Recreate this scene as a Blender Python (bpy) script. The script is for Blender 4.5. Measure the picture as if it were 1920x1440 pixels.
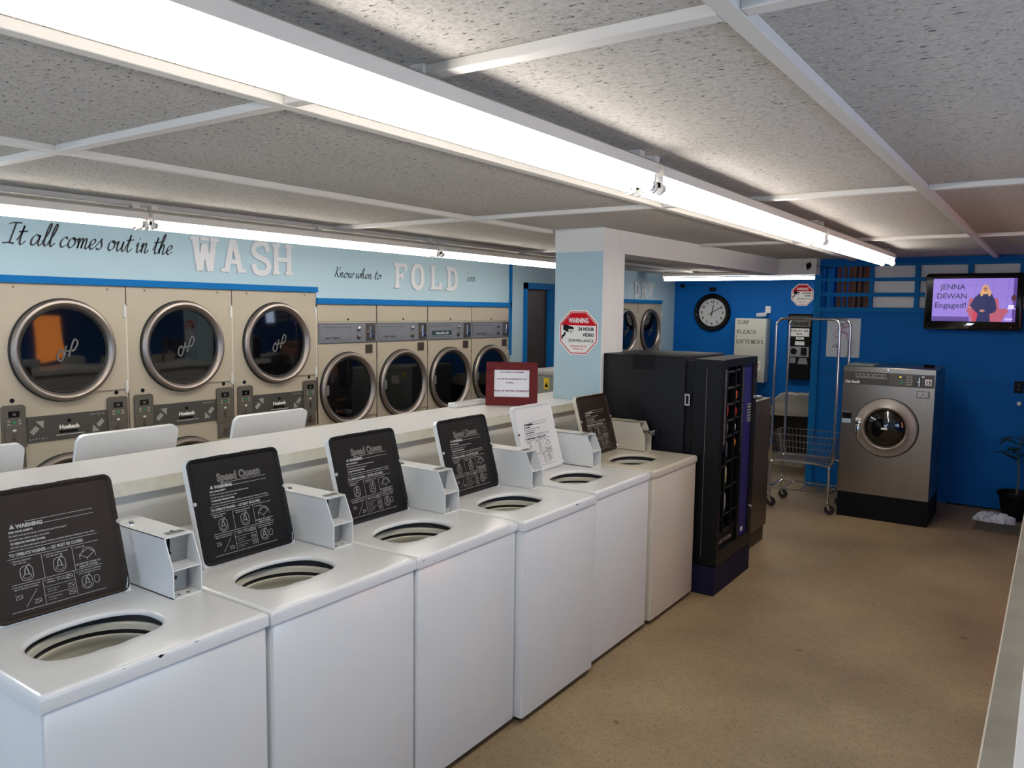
import bpy, bmesh, math, random
from mathutils import Matrix, Vector
random.seed(4)
R = math.radians
for o in list(bpy.data.objects): bpy.data.objects.remove(o)
SC = bpy.context.scene
COL = SC.collection

# ------------------------------------------------------------------ camera
cam_d = bpy.data.cameras.new('camera'); cam = bpy.data.objects.new('camera', cam_d); COL.objects.link(cam)
YAW, PITCH, ROLL, FPX = R(-34.6358), R(-5.3991), R(-0.7566), 1479.783
fwd = Vector((math.sin(YAW)*math.cos(PITCH), math.cos(YAW)*math.cos(PITCH), math.sin(PITCH)))
rt = Vector((math.cos(YAW), -math.sin(YAW), 0)); up = rt.cross(fwd)
r2 = rt*math.cos(ROLL) - up*math.sin(ROLL); u2 = up*math.cos(ROLL) + rt*math.sin(ROLL)
cam.matrix_world = Matrix(((r2.x, u2.x, -fwd.x, 0), (r2.y, u2.y, -fwd.y, 0), (r2.z, u2.z, -fwd.z, 1.8253), (0, 0, 0, 1)))
cam_d.sensor_width = 36; cam_d.lens = FPX/1920*36; cam_d.clip_start = 0.02; cam_d.clip_end = 200
SC.camera = cam

# ------------------------------------------------------------------ world, daylight, exposure
wd = bpy.data.worlds.new('sky'); SC.world = wd; wd.use_nodes = True
bg = wd.node_tree.nodes['Background']; bg.inputs[0].default_value = (0.64, 0.79, 1.04, 1); bg.inputs[1].default_value = 2.6
TUBE_STRENGTH = 11.5
SC.view_settings.view_transform = 'Standard'; SC.view_settings.look = 'None'
SC.view_settings.exposure = 0.42; SC.view_settings.gamma = 1.0; SC.view_settings.use_curve_mapping = False
SC.cycles.max_bounces = 8; SC.cycles.diffuse_bounces = 5; SC.cycles.glossy_bounces = 4
SC.cycles.sample_clamp_indirect = 6.0
def portal(loc, rot, sx, sy):
    l = bpy.data.lights.new('window_daylight', 'AREA'); l.shape = 'RECTANGLE'; l.size = sx; l.size_y = sy
    l.cycles.is_portal = True
    o = bpy.data.objects.new('window_daylight', l); COL.objects.link(o); o.location = loc; o.rotation_euler = rot
portal((-2.75, -1.66, 1.45), (R(90), 0, 0), 3.5, 1.5)
portal((1.48, 1.05, 1.40), (R(90), 0, R(90)), 4.7, 1.1)

# ------------------------------------------------------------------ materials
def lin(c):
    return tuple(((v/255)/12.92 if v/255 <= .04045 else ((v/255+.055)/1.055)**2.4) for v in c)
MATS = {}
def mat(name, rgb, rough=.5, metal=0, emit=0, noise=None, bump=None, coat=0, alpha=None, spec=None):
    """rgb in sRGB 0-255; noise=(scale, amount, (sx,sy,sz)); bump=(scale, strength)"""
    if name in MATS: return MATS[name]
    m = bpy.data.materials.new(name); m.use_nodes = True; MATS[name] = m
    nt = m.node_tree; b = nt.nodes['Principled BSDF']; c = lin(rgb)
    b.inputs['Base Color'].default_value = (*c, 1); b.inputs['Roughness'].default_value = rough
    b.inputs['Metallic'].default_value = metal
    if spec is not None: b.inputs['Specular IOR Level'].default_value = spec
    if coat: b.inputs['Coat Weight'].default_value = coat; b.inputs['Coat Roughness'].default_value = .1
    if emit:
        b.inputs['Emission Color'].default_value = (*c, 1); b.inputs['Emission Strength'].default_value = emit
    if alpha is not None: b.inputs['Alpha'].default_value = alpha
    if noise or bump:
        tc = nt.nodes.new('ShaderNodeTexCoord'); mp = nt.nodes.new('ShaderNodeMapping')
        nt.links.new(tc.outputs['Object'], mp.inputs[0])
    if noise:
        if len(noise) > 2: mp.inputs['Scale'].default_value = noise[2]
        n = nt.nodes.new('ShaderNodeTexNoise'); n.inputs['Scale'].default_value = noise[0]; n.inputs['Detail'].default_value = 6
        nt.links.new(mp.outputs[0], n.inputs[0])
        mx = nt.nodes.new('ShaderNodeMix'); mx.data_type = 'RGBA'
        a = noise[1]
        mx.inputs[6].default_value = (*[v*(1-a) for v in c], 1); mx.inputs[7].default_value = (*[min(1, v*(1+a)) for v in c], 1)
        nt.links.new(n.outputs[0], mx.inputs[0]); nt.links.new(mx.outputs[2], b.inputs['Base Color'])
    if bump:
        n2 = nt.nodes.new('ShaderNodeTexNoise'); n2.inputs['Scale'].default_value = bump[0]; n2.inputs['Detail'].default_value = 4
        nt.links.new(mp.outputs[0], n2.inputs[0])
        bp = nt.nodes.new('ShaderNodeBump'); bp.inputs['Strength'].default_value = bump[1]; bp.inputs['Distance'].default_value = .01
        nt.links.new(n2.outputs[0], bp.inputs['Height']); nt.links.new(bp.outputs[0], b.inputs['Normal'])
    return m
def floor_material():
    m = bpy.data.materials.new('concrete_floor'); m.use_nodes = True; nt = m.node_tree; b = nt.nodes['Principled BSDF']
    tc = nt.nodes.new('ShaderNodeTexCoord')
    def nz(s, d, mapping=None):
        n = nt.nodes.new('ShaderNodeTexNoise'); n.inputs['Scale'].default_value = s; n.inputs['Detail'].default_value = d
        nt.links.new(tc.outputs['Object'], n.inputs[0]); return n
    def ramp(n, p0, c0, p1, c1):
        r = nt.nodes.new('ShaderNodeValToRGB'); nt.links.new(n.outputs[0], r.inputs[0])
        e = r.color_ramp.elements; e[0].position = p0; e[0].color = (*c0, 1); e[1].position = p1; e[1].color = (*c1, 1); return r
    def mul(a, bb):
        x = nt.nodes.new('ShaderNodeMix'); x.data_type = 'RGBA'; x.blend_type = 'MULTIPLY'; x.inputs[0].default_value = 1
        nt.links.new(a, x.inputs[6]); nt.links.new(bb, x.inputs[7]); return x.outputs[2]
    base = ramp(nz(1.1, 7), .32, lin((131, 111, 84)), .68, lin((166, 144, 110)))
    fine = ramp(nz(28, 6), .3, (.86, .86, .86), .6, (1, 1, 1))
    spk = ramp(nz(95, 2), .33, (.5, .47, .44), .40, (1, 1, 1))
    spot = ramp(nz(11, 1), .20, (.55, .5, .46), .235, (1, 1, 1))
    c = mul(mul(mul(base.outputs[0], fine.outputs[0]), spk.outputs[0]), spot.outputs[0])
    nt.links.new(c, b.inputs['Base Color']); b.inputs['Roughness'].default_value = .55
    b.inputs['Specular IOR Level'].default_value = .35
    return m
def ceiling_material():
    m = bpy.data.materials.new('fissured_ceiling_panel'); m.use_nodes = True; nt = m.node_tree; b = nt.nodes['Principled BSDF']
    tc = nt.nodes.new('ShaderNodeTexCoord')
    mp = nt.nodes.new('ShaderNodeMapping'); mp.inputs['Scale'].default_value = (1, 2.6, 1); nt.links.new(tc.outputs['Object'], mp.inputs[0])
    n = nt.nodes.new('ShaderNodeTexNoise'); n.inputs['Scale'].default_value = 34; n.inputs['Detail'].default_value = 3; n.inputs['Roughness'].default_value = .7
    nt.links.new(mp.outputs[0], n.inputs[0])
    r = nt.nodes.new('ShaderNodeValToRGB'); nt.links.new(n.outputs[0], r.inputs[0]); e = r.color_ramp.elements
    e[0].position = .61; e[0].color = (1, 1, 1, 1); e[1].position = .64; e[1].color = (.2, .19, .17, 1)
    n2 = nt.nodes.new('ShaderNodeTexNoise'); n2.inputs['Scale'].default_value = 90; n2.inputs['Detail'].default_value = 3
    nt.links.new(tc.outputs['Object'], n2.inputs[0])
    r2_ = nt.nodes.new('ShaderNodeValToRGB'); nt.links.new(n2.outputs[0], r2_.inputs[0]); e = r2_.color_ramp.elements
    e[0].position = .3; e[0].color = (*lin((176, 170, 162)), 1); e[1].position = .62; e[1].color = (*lin((199, 193, 184)), 1)
    x = nt.nodes.new('ShaderNodeMix'); x.data_type = 'RGBA'; x.blend_type = 'MULTIPLY'; x.inputs[0].default_value = 1
    nt.links.new(r.outputs[0], x.inputs[6]); nt.links.new(r2_.outputs[0], x.inputs[7]); nt.links.new(x.outputs[2], b.inputs['Base Color'])
    b.inputs['Roughness'].default_value = .95
    bp = nt.nodes.new('ShaderNodeBump'); bp.inputs['Strength'].default_value = .5; bp.inputs['Distance'].default_value = .004
    nt.links.new(n2.outputs[0], bp.inputs['Height']); nt.links.new(bp.outputs[0], b.inputs['Normal'])
    return m
FLOOR_M = floor_material(); CEIL_M = ceiling_material()
WHITE = mat('white_enamel', (222, 222, 220), .22, noise=(9, .02), coat=.3)
WHITE_OFF = mat('white_enamel_console', (215, 214, 208), .3)
BEIGE = mat('beige_enamel', (206, 197, 178), .25, coat=.3)
CREAM = mat('cream_dryer_enamel', (177, 167, 148), .35, noise=(2.2, .04))
TUB = mat('cream_tub_plastic', (206, 203, 188), .35)
RUBBER = mat('black_rubber', (22, 22, 24), .6)
BLACKLID = mat('black_lid_plastic', (22, 20, 19), .5, bump=(320, .15), spec=.2)
BROWNLID = mat('brown_lid_plastic', (42, 32, 26), .5, bump=(320, .15), spec=.25)
WHITELID = mat('white_lid_plastic', (214, 213, 212), .35)
PRINT_W = mat('white_print', (172, 170, 166), .6)
PRINT_K = mat('black_print', (22, 21, 22), .7, spec=.15)
STEEL = mat('brushed_stainless', (158, 146, 134), .28, 1, noise=(7, .12, (1, 1, .25)))
STEEL_D = mat('dull_stainless', (130, 120, 110), .38, 1, noise=(4, .25, (1, 1, .4)))
RING = mat('door_ring_steel', (150, 140, 134), .38, .85)
CHROME = mat('chrome', (205, 205, 208), .12, 1)
WIRE = mat('chrome_wire', (150, 150, 155), .3, .9)
GALV = mat('galvanised_metal', (150, 152, 150), .35, .7, noise=(14, .2))
DARKGLASS = mat('dark_door_glass', (8, 8, 9), .05, spec=1.0)
BLACK = mat('black_paint', (11, 11, 12), .55, spec=.18)
BLACK_G = mat('black_gloss_plastic', (12, 12, 14), .15)
VEND = mat('black_vinyl_clad_metal', (11, 11, 14), .4, bump=(160, .25), spec=.22)
VBLUE = mat('indigo_vending_panel', (38, 36, 100), .5, spec=.3)
NAVY = mat('navy_plinth_paint', (26, 25, 50), .6, spec=.2)
TAUPE = mat('taupe_panel', (92, 88, 80), .45)
TAUPE_D = mat('dark_taupe_plate', (72, 70, 67), .4)
GREYP = mat('grey_print', (150, 149, 143), .5)
BLUE = mat('blue_wall_paint', (8, 98, 176), .6, spec=.15, noise=(1.5, .06), bump=(60, .08))
BLUE_T = mat('blue_trim_paint', (8, 106, 172), .6, spec=.15)
LBLUE = mat('light_blue_wall_paint', (172, 199, 209), .6, noise=(1.2, .03))
WPAINT = mat('white_painted_wood', (222, 219, 216), .5, noise=(5, .02))
WTRIM = mat('white_ceiling_trim', (220, 214, 206), .5)
COUNTER = mat('white_counter_laminate', (226, 223, 220), .3, noise=(3, .02))
CEDGE = mat('worn_counter_edge', (206, 202, 186), .6, noise=(26, .16))
BULK = mat('white_bulkhead_paint', (216, 212, 204), .5, noise=(2, .04))
DBROWN = mat('dark_brown_wood', (58, 46, 38), .5, noise=(5, .2, (1, 1, .2)))
MAHOG = mat('mahogany_frame', (98, 20, 20), .5, noise=(22, .5, (1, 1, 5)), spec=.25)
PAPER = mat('paper', (226, 226, 228), .7)
RED = mat('sign_red', (205, 22, 38), .7, spec=.1)
SIGNW = mat('sign_white', (236, 232, 226), .4)
TUBEM = mat('fluorescent_tube', (255, 252, 246), .3, emit=TUBE_STRENGTH)
GREENP = mat('green_print', (38, 138, 96), .5)

# ------------------------------------------------------------------ mesh helpers
def face(side, x, y, z):
    """frame on a vertical face: X right, Y up, Z out, as seen by someone looking at it"""
    ax = {'+X': ((0, 1, 0), (0, 0, 1), (1, 0, 0)), '-X': ((0, -1, 0), (0, 0, 1), (-1, 0, 0)),
          '-Y': ((1, 0, 0), (0, 0, 1), (0, -1, 0)), '+Y': ((-1, 0, 0), (0, 0, 1), (0, 1, 0)),
          'UP': ((0, 1, 0), (-1, 0, 0), (0, 0, 1))}[side]
    m = Matrix.Identity(4)
    for i, v in enumerate(ax):
        for j in range(3): m[j][i] = v[j]
    m[0][3], m[1][3], m[2][3] = x, y, z
    return m
def rrect(x0, x1, y0, y1, r, n=5, corners='1111'):
    """rounded rectangle, ccw from bottom left; corners flags bl br tr tl"""
    out = []
    for k, (cx, cy, a0) in enumerate(((x0+r, y0+r, 180), (x1-r, y0+r, 270), (x1-r, y1-r, 0), (x0+r, y1-r, 90))):
        if corners[k] == '1':
            for i in range(n+1):
                a = R(a0+90*i/n); out.append((cx+r*math.cos(a), cy+r*math.sin(a)))
        else:
            out.append(((x0 if k in (0, 3) else x1), (y0 if k in (0, 1) else y1)))
    return out
def circ(cx, cy, r, n=40, ry=None):
    return [(cx+r*math.cos(2*math.pi*i/n), cy+(ry or r)*math.sin(2*math.pi*i/n)) for i in range(n)]
class G:
    def __init__(s, M=None):
        s.bm = bmesh.new(); s.M = M or Matrix.Identity(4); s.mi = 0
    def v(s, p): return s.bm.verts.new(s.M @ Vector(p))
    def f(s, vs):
        try:
            fc = s.bm.faces.new(vs); fc.material_index = s.mi; return fc
        except ValueError: return None
    def box(s, x0, x1, y0, y1, z0, z1, b=0, seg=2):
        t = bmesh.new(); bmesh.ops.create_cube(t, size=1)
        for q in t.verts: q.co = Vector((x0+(q.co.x+.5)*(x1-x0), y0+(q.co.y+.5)*(y1-y0), z0+(q.co.z+.5)*(z1-z0)))
        if b: bmesh.ops.bevel(t, geom=list(t.edges), offset=b, segments=seg, affect='EDGES', profile=.5)
        mp = {q: s.v(q.co) for q in t.verts}
        for fc in t.faces: s.f([mp[q] for q in fc.verts])
        t.free(); return s
    def prism(s, poly, z0, z1, cap0=True):
        a = [s.v((x, y, z0)) for x, y in poly]; c = [s.v((x, y, z1)) for x, y in poly]; n = len(poly)
        for i in range(n): s.f([a[i], a[(i+1) % n], c[(i+1) % n], c[i]])
        s.f(c)
        if cap0: s.f(a[::-1])
        return s
    def flat(s, poly, z=0):
        s.f([s.v((x, y, z)) for x, y in poly]); return s
    def xprism(s, prof, x0, x1):   # profile given as (y,z) extruded along x
        a = [s.v((x0, y, z)) for y, z in prof]; c = [s.v((x1, y, z)) for y, z in prof]; n = len(prof)
        for i in range(n): s.f([a[i], a[(i+1) % n], c[(i+1) % n], c[i]])
        s.f(c); s.f(a[::-1]); return s
    def yprism(s, prof, y0, y1):   # profile (x,z) extruded along y
        a = [s.v((x, y0, z)) for x, z in prof]; c = [s.v((x, y1, z)) for x, z in prof]; n = len(prof)
        for i in range(n): s.f([a[i], a[(i+1) % n], c[(i+1) % n], c[i]])
        s.f(c); s.f(a[::-1]); return s
    def loops(s, ls, cap_last=False, cap_first=False):
        vs = [[s.v(p) for p in l] for l in ls]; n = len(vs[0])
        for a, c in zip(vs, vs[1:]):
            for i in range(n): s.f([a[i], a[(i+1) % n], c[(i+1) % n], c[i]])
        if cap_last: s.f(vs[-1])
        if cap_first: s.f(vs[0][::-1])
        return s
    def lathe(s, prof, cx=0, cy=0, n=48, ry=1.0, cap=False):
        s.loops([[(cx+r*math.cos(2*math.pi*i/n), cy+ry*r*math.sin(2*math.pi*i/n), z) for i in range(n)] for r, z in prof], cap_last=cap); return s
    def tube(s, pts, r, n=8, closed=False, r1=None):
        pts = [Vector(p) for p in pts]; N = len(pts); ls = []; prev = None
        for i, p in enumerate(pts):
            a = pts[(i-1) % N] if (i or closed) else p; c = pts[(i+1) % N] if (i < N-1 or closed) else p
            t = (c-a).normalized() if (c-a).length > 1e-9 else Vector((0, 0, 1))
            if prev is None:
                x = t.cross(Vector((0, 0, 1)))
                if x.length < .05: x = t.cross(Vector((0, 1, 0)))
            else: x = prev - t*prev.dot(t)
            x.normalize(); prev = x; y = t.cross(x)
            rr = r if r1 is None else r+(r1-r)*i/(N-1)
            ls.append([p+x*rr*math.cos(2*math.pi*k/n)+y*rr*math.sin(2*math.pi*k/n) for k in range(n)])
        if closed: ls.append(ls[0])
        vs = [[s.v(p) for p in l] for l in ls]
        for a, c in zip(vs, vs[1:]):
            for i in range(n): s.f([a[i], a[(i+1) % n], c[(i+1) % n], c[i]])
        if not closed: s.f(vs[0][::-1]); s.f(vs[-1])
        return s
    def ring(s, cx, cy, r0, r1, z0, z1, n=48):
        return s.lathe([(r0, z0), (r1, z0), (r1, z1), (r0, z1), (r0, z0)], cx, cy, n)
    def line(s, x0, y0, x1, y1, w, z=0, h=0):
        d = Vector((x1-x0, y1-y0)); L = d.length or 1; nx, ny = -d.y/L*w/2, d.x/L*w/2
        p = [(x0+nx, y0+ny), (x0-nx, y0-ny), (x1-nx, y1-ny), (x1+nx, y1+ny)]
        return s.prism(p, z, z+h, False) if h else s.flat(p, z)
    def stroke(s, pts, w, z=0, nib=None, closed=False, h=0):
        """flat ribbon through pts; nib=(angle_deg, thin ratio) for broad-pen contrast"""
        N = len(pts)
        L = []; Rr = []
        for i in range(N):
            a = pts[(i-1) % N] if (i or closed) else pts[i]; c = pts[(i+1) % N] if (i < N-1 or closed) else pts[i]
            dx, dy = c[0]-a[0], c[1]-a[1]; l = math.hypot(dx, dy) or 1; dx /= l; dy /= l
            ww = w
            if nib:
                a_ = R(nib[0]); k = abs(dx*math.sin(a_)-dy*math.cos(a_)); ww = w*(nib[1]+(1-nib[1])*k)
            L.append((pts[i][0]-dy*ww/2, pts[i][1]+dx*ww/2)); Rr.append((pts[i][0]+dy*ww/2, pts[i][1]-dx*ww/2))
        rng = range(N) if closed else range(N-1)
        for i in rng:
            j = (i+1) % N
            q = [Rr[i], Rr[j], L[j], L[i]]
            if h: s.prism(q, z, z+h, False)
            else: s.flat(q, z)
        return s
    def text(s, txt, size, x=0, y=0, z=0, align='CENTER', width=None, bold=0, shear=0, h=0, spacing=1):
        c = bpy.data.curves.new('t', 'FONT'); c.body = txt; c.size = size; c.align_x = align; c.offset = bold; c.shear = shear
        c.space_character = spacing; c.resolution_u = 3; c.extrude = h/2
        o = bpy.data.objects.new('t', c); COL.objects.link(o)
        dg = bpy.context.evaluated_depsgraph_get(); me = bpy.data.meshes.new_from_object(o.evaluated_get(dg))
        if len(me.vertices):
            xs = [q.co.x for q in me.vertices]; w = max(xs)-min(xs); k = width/w if width and w else 1
            if width and align == 'CENTER': off = -(max(xs)+min(xs))/2*k
            elif width: off = -min(xs)*k
            else: off = 0
            vs = [s.v((x+q.co.x*k+off, y+q.co.y, z+q.co.z)) for q in me.vertices]
            for p in me.polygons: s.f([vs[i] for i in p.vertices])
        bpy.data.objects.remove(o); bpy.data.curves.remove(c); bpy.data.meshes.remove(me)
        return s
    def build(s, name, m, parent=None, loc=None, rot=None, smooth=True, ang=32, recalc=True):
        if recalc: bmesh.ops.recalc_face_normals(s.bm, faces=s.bm.faces)
        me = bpy.data.meshes.new(name); s.bm.to_mesh(me); s.bm.free()
        for q in (m if isinstance(m, (list, tuple)) else [m]): me.materials.append(q)
        if smooth:
            me.polygons.foreach_set('use_smooth', [True]*len(me.polygons)); me.set_sharp_from_angle(angle=R(ang))
        o = bpy.data.objects.new(name, me); COL.objects.link(o)
        if loc: o.location = loc
        if rot: o.rotation_euler = rot
        if parent: o.parent = parent
        return o
def tag(o, label, cat, group=None):
    o['label'] = label; o['category'] = cat
    if group: o['group'] = group
    return o
def thing(name, label, cat, loc, rz=0, group=None):
    o = bpy.data.objects.new(name, None); COL.objects.link(o); o.empty_display_size = .1
    o.location = loc; o.rotation_euler = (0, 0, rz); return tag(o, label, cat, group)
def struct(name, g, m, **k):
    o = g.build(name, m, **k); o['kind'] = 'structure'; return o
def kids(o): return [c for c in bpy.data.objects if c.parent == o]
def dup(o, parent=None, **k):
    c = o.copy(); COL.objects.link(c); c.parent = parent
    for q, v in k.items():
        if q == 'loc': c.location = v
        elif q == 'rz': c.rotation_euler = (0, 0, v)
        else: c[{'label': 'label', 'group': 'group'}[q]] = v
    for ch in kids(o): dup(ch, c)
    return c
def smooth_pts(p, n=6, closed=False):
    out = []; N = len(p); rng = range(N) if closed else range(N-1)
    for i in rng:
        g_ = (lambda k: p[k % N]) if closed else (lambda k: p[max(0, min(N-1, k))])
        p0, p1, p2, p3 = g_(i-1), g_(i), g_(i+1), g_(i+2)
        for j in range(n):
            t = j/n
            out.append(tuple(.5*((2*b)+(-a+c)*t+(2*a-5*b+4*c-d)*t*t+(-a+3*b-3*c+d)*t**3) for a, b, c, d in zip(p0, p1, p2, p3)))
    if not closed: out.append(tuple(p[-1]))
    return out

# script handwriting: x-height 1
SCRIPT = {
 'I': ([[(.05, 1.8), (.4, 1.95), (1.25, 2.0)], [(.7, 1.97), (.62, 1.2), (.5, .1)], [(-.15, .02), (.4, .1), (.95, .02)]], 1.15),
 't': ([[(0, .35), (.3, 1.0), (.42, 1.75), (.3, .7), (.33, .12), (.52, 0), (.85, .35)], [(.02, 1.15), (.4, 1.2), (.85, 1.28)]], .75),
 'a': ([[(.8, .85), (.5, 1), (.15, .65), (.12, .15), (.4, .02), (.75, .5), (.88, .98), (.8, .25), (1.0, 0), (1.3, .35)]], 1.2),
 'l': ([[(0, .35), (.4, 1.2), (.55, 1.95), (.42, 2.15), (.25, 1.5), (.18, .35), (.38, 0), (.7, .35)]], .62),
 'c': ([[(.68, .78), (.55, 1), (.2, .75), (.1, .3), (.35, 0), (.85, .35)]], .82),
 'o': ([[(.5, 1), (.18, .8), (.1, .25), (.38, 0), (.75, .35), (.72, .85), (.5, 1), (.6, .82), (1.1, .9)]], 1.0),
 'm': ([[(0, .6), (.18, 1), (.15, 0), (.2, .5), (.45, 1), (.58, .8), (.54, 0), (.6, .5), (.85, 1), (.98, .8), (.95, .15), (1.1, 0), (1.4, .35)]], 1.3),
 'n': ([[(0, .6), (.18, 1), (.15, 0), (.2, .5), (.45, 1), (.6, .8), (.56, .15), (.72, 0), (1.0, .35)]], .95),
 'e': ([[(.05, .35), (.45, .5), (.65, .8), (.45, 1), (.17, .75), (.12, .25), (.38, 0), (.85, .35)]], .8),
 's': ([[(0, .35), (.35, .8), (.5, 1.1), (.52, .8), (.65, .35), (.45, .02), (.1, .1)]], .78),
 'u': ([[(0, .6), (.18, 1), (.12, .3), (.3, 0), (.62, .4), (.75, 1), (.7, .2), (.88, 0), (1.15, .35)]], 1.05),
 'i': ([[(0, .6), (.2, 1), (.17, .2), (.33, 0), (.65, .35)], [(.25, 1.4), (.3, 1.48)]], .6),
 'h': ([[(0, .35), (.4, 1.3), (.52, 2.0), (.38, 2.1), (.22, 1.3), (.15, 0), (.2, .5), (.48, 1), (.62, .8), (.6, .15), (.75, 0), (1.05, .35)]], 1.0),
 'w': ([[(0, .6), (.18, 1), (.12, .3), (.3, 0), (.55, .4), (.62, 1), (.6, .3), (.78, 0), (1.05, .5), (1.02, 1), (1.3, .85)]], 1.2),
 'K': ([[(.25, 1.95), (.5, 2.1), (.42, 1.2), (.3, 0)], [(1.25, 2.15), (.95, 1.6), (.45, 1.05), (.75, .6), (1.0, .05), (1.35, .3)]], 1.3),
 "'": ([[(.3, 2.0), (.2, 1.6)]], .25), ' ': ([], .55)}
def script_text(g, s, x0, y0, width, xh, w, shear=.28):
    tot = sum(SCRIPT[c][1] for c in s); k = width/tot; x = 0
    for c in s:
        for pl in SCRIPT[c][0]:
            P = smooth_pts([((x+px)*k+py*xh*shear, py*xh) for px, py in pl], 7)
            g.stroke([(x0+a, y0+b) for a, b in P], w, 0, nib=(35, .28), h=.0015)
        x += SCRIPT[c][1]
# slab letters: centre-line strokes in unit box, with slab ends
SLAB = {
 'W': ([[(.12, 1), (.3, 0)], [(.3, 0), (.5, .8)], [(.5, .8), (.7, 0)], [(.7, 0), (.88, 1)]], [(.12, 1), (.5, 1), (.88, 1)]),
 'A': ([[(.2, 0), (.48, 1)], [(.8, 0), (.52, 1)], [(.3, .33), (.7, .33)]], [(.16, 0), (.84, 0)]),
 'S': ([[(.82, .72), (.72, .92), (.5, .98), (.25, .9), (.17, .72), (.3, .57), (.7, .43), (.84, .26), (.74, .08), (.5, .02), (.26, .08), (.16, .3)]], []),
 'H': ([[(.2, 0), (.2, 1)], [(.8, 0), (.8, 1)], [(.2, .5), (.8, .5)]], [(.2, 0), (.8, 0), (.2, 1), (.8, 1)]),
 'F': ([[(.3, 0), (.3, 1)], [(.2, .93), (.85, .93)], [(.85, 1), (.85, .72)], [(.3, .52), (.62, .52)], [(.62, .64), (.62, .4)]], [(.3, 0), (.25, 1)]),
 'O': ([[(.5, .96), (.24, .84), (.16, .5), (.24, .16), (.5, .04), (.76, .16), (.84, .5), (.76, .84)]], []),
 'L': ([[(.3, 0), (.3, 1)], [(.2, .07), (.85, .07)], [(.85, 0), (.85, .32)]], [(.3, 1), (.25, 0)]),
 'D': ([[(.28, 0), (.28, 1)], [(.15, .93), (.5, .93), (.76, .8), (.84, .5), (.76, .2), (.5, .07), (.15, .07)]], [(.22, 0), (.22, 1)]),
 'R': ([[(.25, 0), (.25, 1)], [(.15, .93), (.6, .93), (.78, .8), (.76, .6), (.6, .5), (.25, .48)], [(.5, .48), (.82, 0)]], [(.25, 0), (.85, 0), (.2, 1)]),
 'Y': ([[(.15, 1), (.5, .5)], [(.85, 1), (.5, .5)], [(.5, .5), (.5, 0)]], [(.15, 1), (.85, 1), (.5, 0)])}
def slab_letter(ch, w, h, t=.012):
    g = G(); st = .2*w; nn = 0
    for pl in SLAB[ch][0]:
        P = [(a*w, b*h) for a, b in pl]
        if len(pl) > 4: P = smooth_pts(P, 5, closed=(ch == 'O'))
        wd_ = st*1.05 if (len(pl) > 2 or abs(pl[0][1]-pl[1][1]) > .3) else h*.13
        if wd_ == h*.13 and len(pl) == 2: wd_ = h*.14
        g.stroke(P, wd_, 0, closed=(ch == 'O'), h=t+.0006*nn); nn += 1
    for a, b in SLAB[ch][1]:
        yy = b*h - (h*.11 if b > .5 else 0)
        g.prism([(a*w-.17*w, yy), (a*w+.17*w, yy), (a*w+.17*w, yy+h*.11), (a*w-.17*w, yy+h*.11)], 0, t+.0006*nn, False); nn += 1
    return g
# roman capitals for the dispenser, thick and thin strokes
ROMAN = {
 'S': [[(.75, .8), (.6, .97), (.35, .97), (.2, .78), (.35, .57), (.65, .43), (.8, .22), (.62, .03), (.35, .03), (.2, .22)]],
 'O': [[(.5, .98), (.15, .8), (.05, .5), (.15, .2), (.5, .02), (.85, .2), (.95, .5), (.85, .8), (.5, .98)]],
 'A': [[(.08, 0), (.5, 1)], [(.5, 1), (.92, 0)], [(.25, .35), (.75, .35)], [(0, .01), (.2, .01)], [(.8, .01), (1, .01)]],
 'P': [[(.2, 0), (.2, 1)], [(.1, .97), (.6, .97), (.8, .75), (.6, .5), (.2, .48)], [(.08, .01), (.34, .01)]],
 'B': [[(.2, 0), (.2, 1)], [(.1, .97), (.6, .97), (.75, .76), (.55, .54), (.2, .52)], [(.55, .54), (.82, .28), (.6, .03), (.1, .03)]],
 'L': [[(.2, 0), (.2, 1)], [(.08, .99), (.34, .99)], [(.08, .02), (.8, .02)], [(.8, .02), (.8, .22)]],
 'E': [[(.2, 0), (.2, 1)], [(.08, .98), (.75, .98)], [(.75, .98), (.75, .8)], [(.2, .52), (.6, .52)], [(.08, .02), (.8, .02)], [(.8, .02), (.8, .22)]],
 'C': [[(.88, .75), (.7, .95), (.4, .97), (.12, .75), (.08, .4), (.25, .08), (.6, .02), (.9, .22)]],
 'H': [[(.2, 0), (.2, 1)], [(.8, 0), (.8, 1)], [(.2, .5), (.8, .5)], [(.08, .01), (.32, .01)], [(.68, .01), (.92, .01)], [(.08, .99), (.32, .99)], [(.68, .99), (.92, .99)]],
 'F': [[(.2, 0), (.2, 1)], [(.08, .98), (.75, .98)], [(.75, .98), (.75, .8)], [(.2, .52), (.6, .52)], [(.08, .01), (.34, .01)]],
 'T': [[(.5, 0), (.5, 1)], [(.05, .98), (.95, .98)], [(.05, .98), (.05, .8)], [(.95, .98), (.95, .8)], [(.36, .01), (.64, .01)]],
 'N': [[(.2, 0), (.2, 1)], [(.15, 1), (.82, 0)], [(.82, 0), (.82, 1)], [(.08, .01), (.3, .01)], [(.7, .99), (.94, .99)]],
 'R': [[(.2, 0), (.2, 1)], [(.1, .97), (.6, .97), (.78, .75), (.6, .52), (.2, .5)], [(.5, .5), (.9, 0)], [(.08, .01), (.34, .01)]]}
def roman_text(g, s, x, y, width, h, z=0):
    cw = width/len(s)
    for i, c in enumerate(s):
        for pl in ROMAN[c]:
            P = [(x+i*cw+a*cw*.86, y+b*h) for a, b in pl]
            if len(pl) > 4: P = smooth_pts(P, 5)
            g.stroke(P, h*.15, z, nib=(8, .35))

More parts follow.
